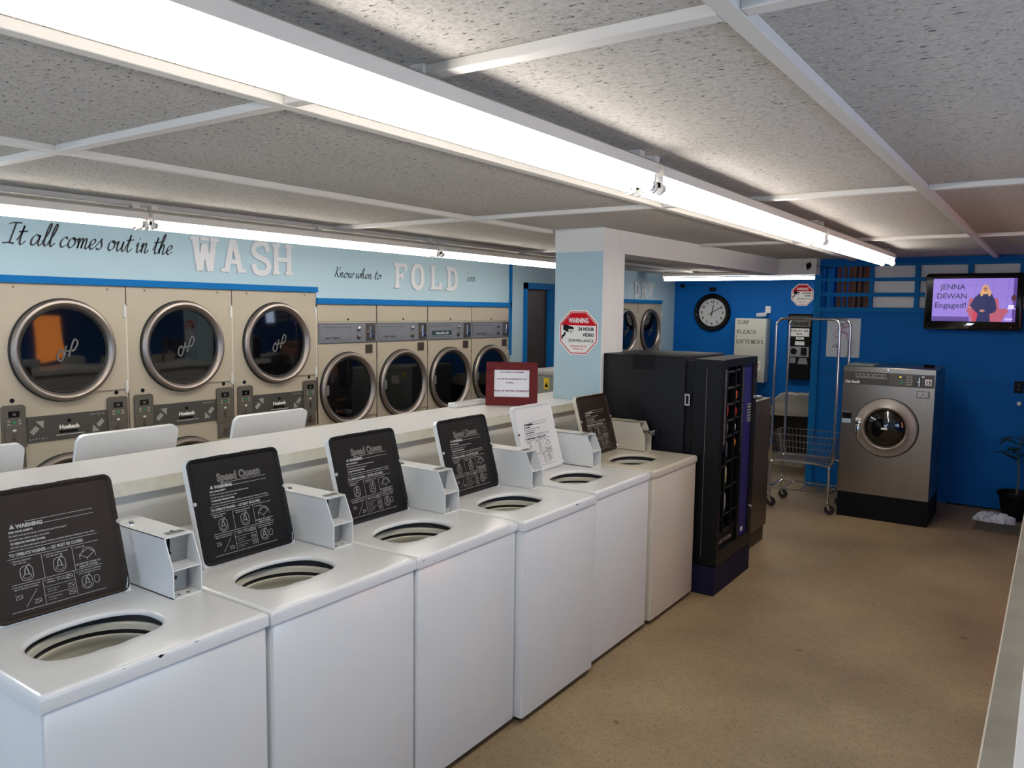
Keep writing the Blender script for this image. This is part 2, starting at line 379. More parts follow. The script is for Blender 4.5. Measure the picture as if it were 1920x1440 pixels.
# ------------------------------------------------------------------ room
ZC = 2.385      # ceiling panels; the painted grid hangs to 2.36
g = G(); g.box(-5.9, 1.6, -1.8, 11.9, -.1, 0); struct('floor', g, FLOOR_M, smooth=False)
g = G(); g.box(-5.9, 1.6, -1.8, 11.9, ZC, ZC+.1); struct('ceiling', g, CEIL_M, smooth=False)
# left wall (x=-5) with the niches the dryers stand in
DL0, DL1 = 2.008, 4.412      # three big dryers
DS0, DS1 = 4.415, 7.175    # four small dryers
DD0, DD1 = 9.598, 11.202      # two dryers beyond the column
g = G()
X0, X1 = -5.9, -5.0
for q in ((-1.8, DL0, 0, ZC), (DL0, DL1, 1.945, ZC), (DL1, DS1, 1.852, ZC), (DS1, 7.47, 0, ZC), (7.47, 8.42, 2.075, ZC), (8.42, DD0-.002, 0, ZC), (DD0-.002, DD1+.002, 1.945, ZC), (DD1+.002, 11.9, 0, ZC)):
    g = G(); g.box(X0, X1, *q); struct('wall_left', g, LBLUE, smooth=False)
g = G(); g.box(X0-.1, X0, -1.8, 11.9, 0, ZC); struct('wall_outer', g, LBLUE, smooth=False)
# blue mouldings
ntrim = [0]
def trim(g, m, **k):
    ntrim[0] += 1; return struct('trim_%d' % ntrim[0], g, m, **k)
g = G(); g.box(-5.0, -4.975, 1.2, DL1, 1.942, 1.985); trim(g, BLUE_T, smooth=False)
g = G(); g.box(-5.0, -4.978, DL1, 7.185, 1.850, 1.898); trim(g, BLUE_T, smooth=False)
g = G(); g.box(-5.0, -4.978, 7.157, 7.190, 1.32, ZC-.03); trim(g, BLUE_T, smooth=False)
g = G(); g.box(-5.0, -4.975, DD0, 11.19, 1.942, 1.99); trim(g, BLUE_T, smooth=False)
# door in the left wall
g = G(); g.box(-5.0, -4.97, 7.44, 7.49, 0, 2.13); g.box(-5.0, -4.97, 8.40, 8.45, 0, 2.13); g.box(-5.0, -4.97, 7.44, 8.45, 2.06, 2.13)
g.box(-5.09, -5.0, 8.01, 8.42, 0, 2.07)
trim(g, BLUE_T, smooth=False)
g = G(); g.box(-5.08, -5.04, 7.475, 8.01, 0.01, 2.07, .004); struct('door_1', g, DBROWN, smooth=False)
# alcove back wall (clock), bulkhead wall on the right with the tv
g = G(); g.box(-5.0, -1.9, 11.7, 11.9, 0, ZC); struct('wall_alcove', g, BLUE, smooth=False)
g = G()
LX = (-2.055, -1.985, -1.60, -1.565, -1.19, -1.147, -.745, -.70, -.33, -.29, .1, .14, .5)
g.box(-2.115, 1.6, 8.63, 8.75, 0, 1.88); g.box(-2.115, 1.6, 8.63, 8.75, 2.335, ZC)
g.box(-2.115, -2.055, 8.63, 8.75, 1.88, 2.335); g.box(-2.115, -2.015, 8.75, 11.7, 0, ZC)
struct('wall_back', g, BLUE, smooth=False)
g = G(); g.box(-2.05, 1.6, 9.9, 9.95, 0, ZC); struct('wall_storeroom', g, DBROWN, smooth=False)
g = G()
for k in range(9): g.box(-1.99+k*.05, -1.955+k*.05, 9.0+.03*(k % 3), 9.03+.03*(k % 3), 1.4, 2.35)
trim(g, mat('rust_brown_boards', (150, 84, 44), .5, noise=(6, .4, (1, 1, .15))), smooth=False)
g = G()
for a, b in ((2.188, 2.155), (2.04, 2.002)): g.box(-2.06, 1.0, 8.612, 8.642, b, a)
for i in range(2, 12, 2): g.box(LX[i], LX[i+1], 8.616, 8.66, 1.88, 2.335)
g.box(-2.0, -1.975, 8.616, 8.66, 1.88, 2.335)
g.box(-2.115, 1.0, 8.608, 8.63, 2.305, 2.335); g.box(-2.115, 1.0, 8.606, 8.63, 1.843, 1.893); g.box(-2.13, -2.06, 8.604, 8.63, 0, 2.335)
trim(g, BLUE_T, smooth=False)
g = G(); g.box(-1.59, 1.0, 8.665, 8.68, 1.88, 2.335); trim(g, WPAINT, smooth=False)
g = G()   # board joints of the blue wall
for x0, x1, z in ((-2.06, -1.57, 1.19), (-.8, .5, 1.19)): g.box(x0, x1, 8.6285, 8.631, z, z+.004)
trim(g, mat('panel_joint', (12, 60, 110), .7), smooth=False)
g = G(); g.box(-.8, 1.6, 8.62, 8.63, 0, .012); struct('baseboard_back', g, BLACK, smooth=False)
# right side and window wall
g = G(); g.box(1.5, 1.6, -1.8, -1.3, 0, ZC); g.box(1.5, 1.6, -1.3, 3.4, 0, .85); g.box(1.5, 1.6, -1.3, 3.4, 1.95, ZC); g.box(1.5, 1.6, 3.4, 4.72, 0, ZC); g.box(1.5, 1.6, 5.45, 8.63, 0, ZC); g.box(1.5, 1.6, 4.72, 5.45, 0, .85); g.box(1.5, 1.6, 4.72, 5.45, 2.1, ZC)
struct('wall_right', g, BLUE, smooth=False)
g = G(); g.box(1.54, 1.55, 4.72, 5.45, .85, 2.1); struct('window_2', g, mat('orange_lit_blind', (255, 150, 70), .6, emit=2.2), smooth=False)
g = G(); g.box(-5.9, -4.5, -1.8, -1.7, 0, ZC); g.box(-1.0, 1.6, -1.8, -1.7, 0, ZC); g.box(-4.5, -1.0, -1.8, -1.7, 0, .7); g.box(-4.5, -1.0, -1.8, -1.7, 2.2, ZC)
struct('wall_front', g, LBLUE, smooth=False)
g = G()
for x in (-4.5, -3.35, -2.18, -1.05): g.box(x, x+.05, -1.8, -1.7, .7, 2.2)
g.box(-4.5, -1.0, -1.8, -1.69, .7, .75); g.box(-4.5, -1.0, -1.8, -1.7, 2.15, 2.2)
struct('window_1', g, WPAINT, smooth=False)
g = G()
for y in (-1.3, .25, 1.8, 3.35): g.box(1.5, 1.6, y, y+.05, .85, 1.95)
g.box(1.48, 1.6, -1.3, 3.4, .85, .9); g.box(1.5, 1.6, -1.3, 3.4, 1.9, 1.95)
struct('window_3', g, WPAINT, smooth=False)
# column and soffit beam
g = G(); g.box(-2.94, -2.565, 4.775, 5.09, 0, ZC)
g.mi = 0
o = struct('wall_column', g, [LBLUE], smooth=False)
g = G(); g.box(-2.943, -2.562, 4.771, 5.0, 2.225, ZC-.002); trim(g, WPAINT, smooth=False)
g = G(); g.box(-2.566, -2.560, 4.776, 5.09, 0, 2.228); trim(g, WPAINT, smooth=False)
g = G(); g.prism([(-2.80, 5.0), (-2.56, 5.0), (-2.455, 8.45), (-2.70, 8.45)], 2.225, ZC)
g.box(-2.70, -2.08, 8.45, 8.60, 2.225, ZC)
struct('wall_header', g, WPAINT, smooth=False)
# ceiling grid
TX = [-4.21, -2.987, -1.757, -.525, .70]
for i, x in enumerate(TX):
    g = G()
    y1 = 11.7 if x < -2.1 else 8.63
    if i == 1:
        g.box(x-.021, x+.021, -1.7, 4.775, 2.36, ZC, .002, 1); g.box(x-.021, x+.021, 5.1, y1, 2.36, ZC, .002, 1)
    else: g.box(x-.021, x+.021, -1.7, y1, 2.36, ZC, .002, 1)
    trim(g, WTRIM)
for y in (-.99, 1.447, 3.88, 6.32):
    for a, b in zip([-5.0]+TX, TX+[1.5]):
        if y > 5 and a < -2.9 and b > -2.9:
            segs = [(a, -2.72), (-2.5, b)]
        else: segs = [(a, b)]
        for a2, b2 in segs:
            g = G(); g.box(a2+.021, b2-.021, y-.021, y+.021, 2.361, ZC, .002, 1); trim(g, WTRIM)
# counter bulkhead between the two washer rows
g = G(); g.box(-3.14, -2.735, .1, 4.77, 0, 1.149)
struct('wall_divider', g, BULK, smooth=False)
t = thing('folding_counter', 'long white laminate counter top with worn edge running behind the open washers', 'counter', (-2.68, .1, 1.15))
G().prism([(-.50, 0), (-.004, 0), (-.004, 4.672), (-.264, 4.672), (-.264, 5.2), (-.50, 5.2)], 0, .05).build('counter_top', COUNTER, t, smooth=False)
g = G(); g.box(-.004, .0, 0, 4.672, 0, .05).build('edge_band', CEDGE, t, smooth=False)

# ------------------------------------------------------------------ fluorescent fixtures
def fixture(label, x, y0, L=2.40, axis='Y', zt=2.36, tz=-.094):
    rz = 0 if axis == 'Y' else -R(90)
    t = thing('fluorescent_light', label, 'ceiling light', (x, y0, zt), rz, 'eight foot tube lights')
    G().yprism([(-.03, 0), (.03, 0), (.065, -.02), (.068, -.056), (-.068, -.056), (-.065, -.02)], 0, L).build('housing', WTRIM, t)
    for sx in (-.042, .042):
        pts = [(sx, .03, tz), (sx, L-.03, tz)]
        tb = G().tube(pts, .019, 16).build('lamp_tube', TUBEM, t)
        for e0 in (.012, L-.032): G().tube([(sx, e0, tz), (sx, e0+.02, tz)], .0195, 16).build('end_cap', CHROME, tb)
        for ye in (0, L-.014):
            g = G(); g.box(sx-.016, sx+.016, ye, ye+.014, tz-.006, -.055, .004); g.M = Matrix.Translation((sx, ye, tz-.004)) @ Matrix.Rotation(R(-90), 4, 'X')
            g.lathe([(.0, .0), (.023, 0), (.023, .014), (0, .014)], n=20)
            g.build('lamp_socket', WPAINT, t)
    for yb in (.02, L/2, L-.06): G().box(-.02, .02, yb, yb+.04, 0, .025).build('mounting_bracket', WTRIM, t, smooth=False)
    return t
fixture('long two-tube ceiling light over the aisle, nearest the camera', -1.258, .215)
fixture('long two-tube ceiling light over the aisle, middle one of its line', -1.258, 2.66)
fixture('long two-tube ceiling light over the aisle, farthest one by the blue lattice', -1.258, 5.10)
fixture('two-tube ceiling light over the dryer lettering, leftmost of its line', -4.12, .02, zt=2.335, tz=-.080)
fixture('two-tube ceiling light above the words on the dryer wall, between the first and second joint', -4.12, 2.445, zt=2.335, tz=-.080)
fixture('two-tube ceiling light left of the column, end of the dryer wall line', -4.12, 4.88, zt=2.335, tz=-.080)
fixture('tube light hung crosswise in front of the clock wall', -4.66, 10.5, axis='X', zt=2.37)

# ------------------------------------------------------------------ top loading washers
def washer_top(M_):
    """stamped top with a recessed, rounded opening"""
    cx, cy = -.275, .27
    xa, xb, ya, yb = -.70, 0, 0, .646
    A = sorted(set([2*math.pi*i/72 for i in range(72)] + [math.atan2(y-cy, x-cx) % (2*math.pi) for x in (xa, xb) for y in (ya, yb)]))
    def rect(a, ins):
        c, s_ = math.cos(a), math.sin(a); ts = []
        if c > 1e-9: ts.append((xb-ins-cx)/c)
        if c < -1e-9: ts.append((xa+ins-cx)/c)
        if s_ > 1e-9: ts.append((yb-ins-cy)/s_)
        if s_ < -1e-9: ts.append((ya+ins-cy)/s_)
        t_ = min(ts); return cx+t_*c, cy+t_*s_
    def hole(a, k=1, e=2.7):
        c, s_ = math.cos(a), math.sin(a)
        rx = .122; ry = .172
        e = 2.2 if c < 0 else 3.2
        r_ = ((abs(c)/rx)**e+(abs(s_)/ry)**e)**(-1/e)
        if c > .55 and abs(s_) < .5: r_ *= 1+.03*math.cos(a*9)
        return cx+r_*c*k, cy+r_*s_*k
    ls = []
    for ins, z in ((0, .874), (0, .903), (.003, .911), (.009, .9155), (.013, .916), (.020, .916)): ls.append([(*rect(a, ins), z) for a in A])
    for k, z in ((1.36, .916), (1.32, .916), (1.22, .9152), (1.08, .914), (1.03, .913), (1.0, .909), (.992, .904), (.996, .900)): ls.append([(*hole(a, k), z) for a in A])
    g = G(); g.loops(ls); return g
def instructions(mtl, logo):
    """printing on the inside of the lid: X 0..395, Y 0..385 mm"""
    g = G(Matrix.Scale(.001, 4)); z = .9
    # rows from the top
    if logo:
        g.mi = 1; g.text('Speed Queen', 40, 205, 289, z-.3, width=186, bold=2.4); g.mi = 0
    y0 = 268
    g.line(122, y0+14, 318, y0+14, 1.4, z); g.line(122, y0, 318, y0, 1.4, z)
    g.text('WARNING', 15, 96, y0-2, z, align='LEFT', bold=.9); g.flat([(78, y0-1), (92, y0-1), (85, y0+12)], z)
    y = y0-14
    for s_, w in (('FOR YOUR SAFETY:', 66), ('DO NOT reach into the washer until all moving parts have stopped.', 160),
                  ('DO NOT allow children to play in the washer.', 110), ('TO REDUCE THE RISK OF FIRE:', 96),
                  ('DO NOT put flammable liquids, cleaning solvents or articles with these substances, in the washer.', 240)):
        g.text(s_, 7.2, 74, y, z, align='LEFT', width=w, bold=.15 if w > 100 else .5); y -= 11
    g.line(66, y+4, 318, y+4, 1.4, z); y -= 12
    g.text('TO OPERATE WASHER \u2014 LID MUST BE CLOSED', 12.5, 66, y, z, align='LEFT', width=208, bold=.5)
    y -= 6; g.line(60, y, 318, y, 1.4, z); yt = y; ym = y-74; yb = y-150
    g.line(60, ym, 318, ym, 1.4, z); g.line(50, yb, 318, yb, 1.4, z)
    for x in (150, 238): g.line(x, yt-3, x, ym+2, 1.3, z)
    for x in (142, 232): g.line(x, ym-2, x, yb+4, 1.3, z)
    for yy in (ym-26, ym-50): g.line(144, yy, 230, yy, 1.0, z)
    for x, s1, s2 in ((66, '1. Measure detergent', 'into wash tub.'), (156, '2. Load dry clothes loosely', 'into the wash tub.'), (244, '3. Close lid.', '')):
        g.text(s1, 6.4, x, yt-10, z, align='LEFT', bold=.12)
        if s2: g.text(s2, 6.4, x+6, yt-17, z, align='LEFT', bold=.12)
    for x, s1, s2 in ((58, '4. Set wash temperature and', 'fabric selector switches.'), (146, '5. Place coins in coin', 'slide. If slide,'), (238, '6. Add fabric softener', 'when rinse light comes on.')):
        g.text(s1, 6, x, ym-9, z, align='LEFT', bold=.1, width=76)
        g.text(s2, 6, x+6, ym-16, z, align='LEFT', bold=.1, width=66)
    g.text('Insert card into', 5.6, 150, ym-36, z, align='LEFT'); g.text('card reader.', 5.6, 150, ym-43, z, align='LEFT')
    g.text('Push start button', 5.6, 150, ym-60, z, align='LEFT'); g.text('to to start.', 5.6, 150, ym-67, z, align='LEFT')
    g.text('LID MUST BE CLOSED TO', 6.6, 278, ym+12, z, bold=.2); g.text('OPERATE WASHER', 6.6, 278, ym+4, z, bold=.2)
    # pictograms
    def tubsym(cx, cy, s_=1):
        g.stroke(rrect(cx-17*s_, cx+17*s_, cy-22*s_, cy+20*s_, 13*s_), 1.6, z, closed=True)
        g.stroke(smooth_pts([(cx-12*s_, cy-10*s_), (cx, cy-17*s_), (cx+12*s_, cy-10*s_), (cx, cy-4*s_)], 5, True), 1.3, z, closed=True)
        g.stroke(smooth_pts([(cx-6*s_, cy-6*s_), (cx-3*s_, cy+10*s_), (cx+1*s_, cy+14*s_), (cx+4*s_, cy+8*s_), (cx+7*s_, cy-6*s_)], 4), 2.4, z)
        g.stroke(smooth_pts([(cx-2*s_, cy+12*s_), (cx+8*s_, cy+24*s_), (cx+12*s_, cy+20*s_)], 4), 1.6, z)
    tubsym(104, ym+28); tubsym(196, ym+30); tubsym(266, yb+34, .9)
    g.stroke(rrect(288, 302, yb+24, yb+46, 5), 1.4, z, closed=True)
    cx, cy = 278, ym+42
    for a, b in (((-22, 0), (0, -14)), ((0, -14), (24, 2)), ((24, 2), (4, 14)), ((4, 14), (-22, 0)), ((-14, 6), (-4, 20)), ((-4, 20), (16, 14)), ((16, 14), (24, 2)), ((-22, 0), (-22, -14)), ((0, -14), (0, -20)), ((24, 2), (26, -12))):
        g.line(cx+a[0], cy+a[1], cx+b[0], cy+b[1], 1.5, z)
    g.line(88, yb+8, 124, yb+52, 1.3, z)
    for cx, cy in ((74, yb+40), (122, yb+18), (218, ym-12), (218, ym-38), (218, ym-60)):
        g.stroke(smooth_pts([(cx-9, cy-4), (cx, cy+5), (cx+9, cy+3), (cx+6, cy-5), (cx-4, cy-6)], 4, True), 1.2, z, closed=True)
        g.line(cx-10, cy+6, cx+10, cy-4, 1.1, z)
    return g
def make_washer(label, loc, enamel, liner, ink, logo, lidw=.395, group=None, coin='white', plate='8'):
    t = thing('top_loading_washer', label, 'washing machine', loc, 0, group)
    g = G(); r_ = .012
    def loop(ins, z): return [(x, y, z) for x, y in rrect(-.694+ins, -.004-ins, .003+ins, .643-ins, r_-ins*.5)]
    g.loops([loop(.006, .022), loop(0, .028), loop(0, .866), loop(.004, .873)], cap_first=True); g.build('cabinet', enamel, t)
    washer_top(enamel).build('top_panel', enamel, t, ang=50)
    for x in (-.05, -.64):
        for y in (.05, .6): G(Matrix.Translation((x, y, 0))).lathe([(0, 0), (.02, 0), (.018, .024), (0, .024)], n=16).build('foot', RUBBER, t)
    # tub
    T = Matrix.Translation((-.247, .27, 0))
    tb = G(T).lathe([(.190, .876), (.180, .878), (.174, .873), (.172, .858), (.176, .856)], n=64).build('tub_cover', TUB, t)
    G(T).lathe([(.215, .899), (.19, .898), (.186, .876)], n=64).lathe([(.1745, .858), (.179, .857), (.179, .842)], n=64).build('tub_gap_shade', RUBBER, tb)  # black rings paint in the dark of the gaps above and below the cover
    G(T).lathe([(.179, .843), (.172, .845), (.167, .847), (.164, .844), (.164, .834), (.170, .824), (.173, .81), (.173, .50), (.15, .46), (0, .45)], n=64).build('basket', TUB, t)
    G(T).lathe([(.10, .46), (.06, .5), (.035, .6), (.03, .74), (0, .76)], n=24).build('agitator', WHITE_OFF, t)
    # control console at the back
    c = G().yprism([(-.565, .914), (-.592, 1.005), (-.600, 1.022), (-.62, 1.032), (-.672, 1.032), (-.69, 1.02), (-.69, .914)], .02, .535).build('control_console', enamel, t)
    g = G(Matrix(((0, -.285, .958, -.5695), (1, 0, 0, 0), (0, .958, .285, .925), (0, 0, 0, 1))))
    g.box(.03, .52, .004, .078, 0, .003)
    pn = g.build('control_panel', BLACK, c, smooth=False)
    g = G(Matrix(((0, -.285, .958, -.5695), (1, 0, 0, 0), (0, .958, .285, .925), (0, 0, 0, 1))))
    for q in range(4): g.line(.06, .018+q*.014, .5, .018+q*.014, .002, .0045)
    g.build('panel_stripes', GREYP, c, smooth=False)
    # coin box
    body = [(-.700, .916), (-.315, .916), (-.315, 1.008), (-.358, 1.103), (-.700, 1.103)]
    y0, y1, th = .536, .636, .0035
    g = G()
    g.yprism(body, y0, y0+th); g.yprism(body, y1-th, y1)
    g.box(-.70, -.356, y0, y1, 1.100, 1.1035); g.box(-.70, -.315, y0, y1, .916, .9195); g.box(-.40, -.316, y0+th, y1-th, 1.0035, 1.007); g.box(-.70, -.697, y0, y1, .916, 1.103)
    cb = g.build('coin_box', enamel, t, smooth=False)
    g = G(); g.yprism([(-.415, 1.007), (-.392, 1.007), (-.378, 1.10), (-.415, 1.10)], y0+th, y1-th)
    g.build('coin_slide_plate', GALV, cb, smooth=False)
    g = G(); g.box(-.393, -.372, y0+.024, y0+.0275, 1.01, 1.095); g.box(-.386, -.366, y0+.016, y0+.03, 1.045, 1.052, .002, 1)
    g.build('coin_slot', BLACK, cb, smooth=False)
    if coin == 'slide': 
        g = G(); g.box(-.38, -.268, y0+.03, y0+.075, 1.03, 1.052, .003, 1); g.box(-.272, -.262, y0+.022, y0+.083, 1.024, 1.058, .003, 1)
        g.build('coin_slide', CHROME, cb)
    G().box(-.372, -.368, y0+th, y1-.02, .922, .999).build('vault_door', GALV, cb, smooth=False)
    g = G(Matrix.Translation((-.368, y0+.042, .965)) @ face('+X', 0, 0, 0)); g.lathe([(.0, .001), (.0045, .001), (.0045, 0)], n=12, ry=1.6); g.build('keyhole', RUBBER, cb, smooth=False)
    g = G(Matrix.Translation((-.335, 0, .9197)))
    for yy in (y0+.03, y0+.062): g.flat([(a, b) for a, b in circ(0, yy, .0065, 12)], 0)
    g.build('mounting_bolt', STEEL_D, cb, smooth=False)
    G(Matrix.Translation((-.60, y0+.03, 1.1035))).lathe([(.013, 0), (.012, .004), (.007, .008), (0, .008)], n=20).build('lock', CHROME, cb)
    g = G(Matrix.Translation((-.395, (y0+y1)/2+.008, 1.1036)))
    g.prism([(b*1.0, a) for a, b in rrect(-.03, .03, -.014, .014, .004, 3)], 0, .0012); g.build('number_tag', TAUPE, cb, smooth=False)
    if plate:
        g = G(Matrix.Translation((-.402, (y0+y1)/2+.008, 1.105)) @ face('UP', 0, 0, 0)); g.text(plate, .02, 0, 0, .0004, bold=.001); g.build('number', PRINT_K, cb, smooth=False)
    # lid, hinged at the back of the opening and leaning back
    s_, c_ = math.sin(R(16)), math.cos(R(16))
    g = G(); H = .385
    g.prism(rrect(0, lidw, 0, H, .034, 6, '0011'), -.022, -.004); g.prism(rrect(.001, lidw-.001, 0.001, H-.001, .034, 6, '0011'), -.004, -.001, False)
    lid = g.build('lid', enamel, t)
    lid.matrix_local = Matrix(((0, -s_, c_, -.492), (1, 0, 0, .108-(lidw-.395)/2), (0, c_, s_, .918), (0, 0, 0, 1)))
    def rl(i, z, r_=.03): return [(x, y, z) for x, y in rrect(i, lidw-i, i, H-i, max(.004, r_-i), 6, '1111')]
    g = G(); g.loops([rl(.004, -.002), rl(.004, .005), rl(.008, .007), rl(.014, .0055), rl(.020, -.0005), rl(.030, -.0005)], cap_last=True)
    for x in (.34, .66): g.box(lidw*x-.035, lidw*x+.035, H-.012, H-.003, .002, .0085, .002, 1)
    g.build('lid_liner', liner, lid)
    if ink: instructions(ink, logo).build('instruction_print', [ink, mat('dim_logo_print', (108, 105, 100), .6, spec=.2)], lid, smooth=False, recalc=False)
    for x in (.006, lidw-.006):
        G(Matrix.Translation((x, .225, .004))).lathe([(.0075, 0), (.007, .004), (0, .005)], n=16).build('lid_bumper', PRINT_W if liner is not WHITELID else STEEL_D, lid)
    G().tube([(lidw-.018, .012, .006), (lidw-.014, .03, .010), (lidw-.010, .045, .007)], .0022, 6).build('hinge_clip', CHROME, lid)
    return t
GW = 'open top-loading washers facing the aisle'
W1 = make_washer('white washer with plain brown lid inside, nearest the camera, first of the aisle row', (-1.885, .822, 0), WHITE, BROWNLID, PRINT_W, False, group=GW)
W2 = make_washer('white washer with black lid inside, standing right after the brown-lidded nearest one', (-1.878, 1.4725, 0), WHITE, BLACKLID, PRINT_W, True, group=GW, plate='')
W3 = dup(W2, loc=(-1.872, 2.1205, 0), label='white black-lidded washer in the middle of the three with black lids')
W4 = dup(W2, loc=(-1.835, 2.768, 0), label='white black-lidded washer jutting slightly forward, just before the one with the white lid inside')
W5 = make_washer('white washer whose open lid is white inside, next to the beige washer', (-1.862, 3.450, 0), WHITE, WHITELID, PRINT_K, False, group=GW, plate='')
W6 = make_washer('beige washer with brown lid inside and chrome coin slide, beside the black vending machine', (-1.849, 4.122, 0), BEIGE, BROWNLID, PRINT_W, False, group=GW, coin='slide', plate='')
g = G(); 
for y, z, a in ((.295, .9115, .006), (.27, .909, .003), (.56, .90, .002), (.12, .908, .002)): g.flat([(0, 0)], 0) if 0 else None
g.M = face('+X', .0006, 0, 0); g.flat([(.30, .902), (.312, .908), (.300, .911), (.292, .908)], 0); g.flat([(.40, .908), (.418, .910), (.402, .9105)], 0); g.flat([(.2, .909), (.206, .910), (.201, .911)], 0)
g.build('paint_chip', BLACK, W1, smooth=False)
g = G(); g.M = face('+X', .0006, 0, 0); g.flat([(.03, .895), (.036, .899), (.031, .903)], 0); g.flat([(.09, .88), (.094, .884), (.09, .886)], 0); g.flat([(.575, .905), (.583, .911), (.574, .910)], 0); g.build('paint_chip', BLACK, W3, smooth=False)
g = G(); g.M = face('+X', .0006, 0, 0); g.flat([(.44, .901), (.456, .904), (.45, .909), (.438, .907)], 0); g.flat([(.47, .904), (.478, .908), (.47, .910)], 0); g.build('paint_chip', BLACK, W4, smooth=False)
# washers of the back row, seen only as white lids over the counter
GR = 'washers behind the counter facing the dryers'
V1 = make_washer('washer behind the counter whose raised white lid is cut by the left picture edge', (-3.90, 1.50, 0), WHITE, BLACKLID, None, False, lidw=.455, group=GR, plate='')
V1.rotation_euler = (0, 0, math.pi)
V2 = dup(V1, loc=(-3.90, 2.155, 0), label='washer behind the counter with raised white lid in front of the leftmost dryer column', rz=math.pi)
V3 = dup(V1, loc=(-3.90, 2.91, 0), label='washer behind the counter with raised white lid in front of the third big dryer', rz=math.pi)

# ------------------------------------------------------------------ dryers
def logo_strokes(g, cx, cy, s_, z):
    for pl in ([(-.55, .6), (-.1, .45), (.0, .95), (-.35, .3), (-.6, -.2), (-.95, -.45)], ):
        pass
    g.stroke(smooth_pts([(cx-.35*s_, cy+.05*s_), (cx-.62*s_, cy-.1*s_), (cx-.75*s_, cy-.6*s_), (cx-.45*s_, cy-.8*s_), (cx-.2*s_, cy-.2*s_), (cx-.05*s_, cy+.35*s_)], 5), .13*s_, z)
    g.stroke(smooth_pts([(cx-.45*s_, cy-.15*s_), (cx+.45*s_, cy+.02*s_)], 3), .12*s_, z)
    g.stroke(smooth_pts([(cx+.1*s_, cy-.5*s_), (cx+.3*s_, cy+.2*s_), (cx+.55*s_, cy+.8*s_), (cx+.8*s_, cy+.6*s_), (cx+.6*s_, cy+.1*s_), (cx+.35*s_, cy-.1*s_)], 5), .13*s_, z)
def dryer_door(t, cy, cz, r=.312, x=0, monogram=True, tab=False, plate_h=.265, right=.40, ring_m=None):
    F = Matrix.Translation((x, cy, cz)) @ face('+X', 0, 0, 0)
    d = G(F).prism([(.0, -plate_h), (right, -plate_h), (right, plate_h), (.0, plate_h)], 0, .012).build('door', CREAM, t, smooth=False)
    G(F).lathe([(r+.004, .0), (r+.004, .012), (r-.004, .020), (r-.006, .018)], n=72).build('door_gasket', RUBBER, d)
    G(F).lathe([(r-.002, .006), (r-.001, .030), (r-.010, .042), (r-.024, .046), (r-.036, .040), (r-.048, .022), (r-.052, .010)], n=72).build('door_ring', ring_m or RING, d)
    G(F).lathe([(r-.050, .016), (r-.056, .019), (r-.062, .014)], n=72).build('glass_seal', RUBBER, d)
    G(F).lathe([(r-.058, .012), (r*.5, .016), (0, .018)], n=72).build('door_glass', DARKGLASS, d)
    if monogram:
        g = G(F); logo_strokes(g, .01, 0, .08, .0195); g.build('monogram_print', mat('dim_grey_print', (96, 96, 94), .6), d, smooth=False)
    if tab: G(F).box(-.262, -.235, -.04, .045, .014, .03, .003, 1).build('door_handle', GALV, d)
    return d
def meter(t, y0, y1, z0, z1, green):
    F = face('+X', 0, 0, 0); w = y1-y0; c = (y0+y1)/2
    g = G(F); g.prism([(y0, z0), (y1, z0), (y1, z1-.012), (y1-.015, z1), (y0+.015, z1), (y0, z1-.012)], 0, .016); m = g.build('coin_meter', TAUPE, t, smooth=False)
    g = G(F); g.stroke([(y0+.012, z0+.01), (y1-.012, z0+.01), (y1-.012, z1-.024), (y1-.024, z1-.014), (y0+.024, z1-.014), (y0+.012, z1-.024)], .003, .0168, closed=True); g.stroke([(y0+.016, z0+.115), (y1-.016, z0+.115)], .003, .0168); g.build('meter_outline', STEEL_D, m, smooth=False)
    G(F).box(c-.03, c+.03, z1-.07, z1-.035, .016, .019).build('display', BLACK_G, m, smooth=False)
    g = G(F); g.text('25' if green else '', .02, c, z1-.06, .0195) if green else None
    for k in (-1, 1):
        for j in (0, 1): g.box(c+k*.03-.008, c+k*.03+.008, z1-.098-j*.018, z1-.088-j*.018, .016, .0185)
    g.build('meter_buttons', GREYP, m, smooth=False)
    G(F).lathe([(.009, .016), (.009, .019), (0, .019)], c, z1-.10, 16).build('start_button', GREENP, m)
    g = G(F); g.lathe([(.011, .0165), (.011, .0175), (0, .0175)], c, z0+.107, 16, ry=.55); g.build('logo_badge', SIGNW, m)
    g = G(F); g.box(c-.004, c+.004, z0+.03, z0+.09, .016, .022); g.box(c-.012, c+.004, z0+.055, z0+.068, .016, .03, .002, 1); g.build('coin_slot', STEEL_D, m, smooth=False)
    G(F).lathe([(.013, .0), (.012, .006), (0, .006)], c, z1+.026, 16).build('key_lock', BLACK, m)
    g = G(F); g.box(y0+.01, y1-.005, z0-.12, z0-.008, 0, .012, .002, 1); k = g.build('coin_vault', TAUPE, t)
    g = G(F); g.lathe([(.030, .012), (.028, .018), (.018, .018), (.016, .013), (0, .013)], c, z0-.065, 20); g.box(c-.004, c+.026, z0-.072, z0-.058, .014, .028, .002, 1); g.build('vault_lock', STEEL, k)
    return m
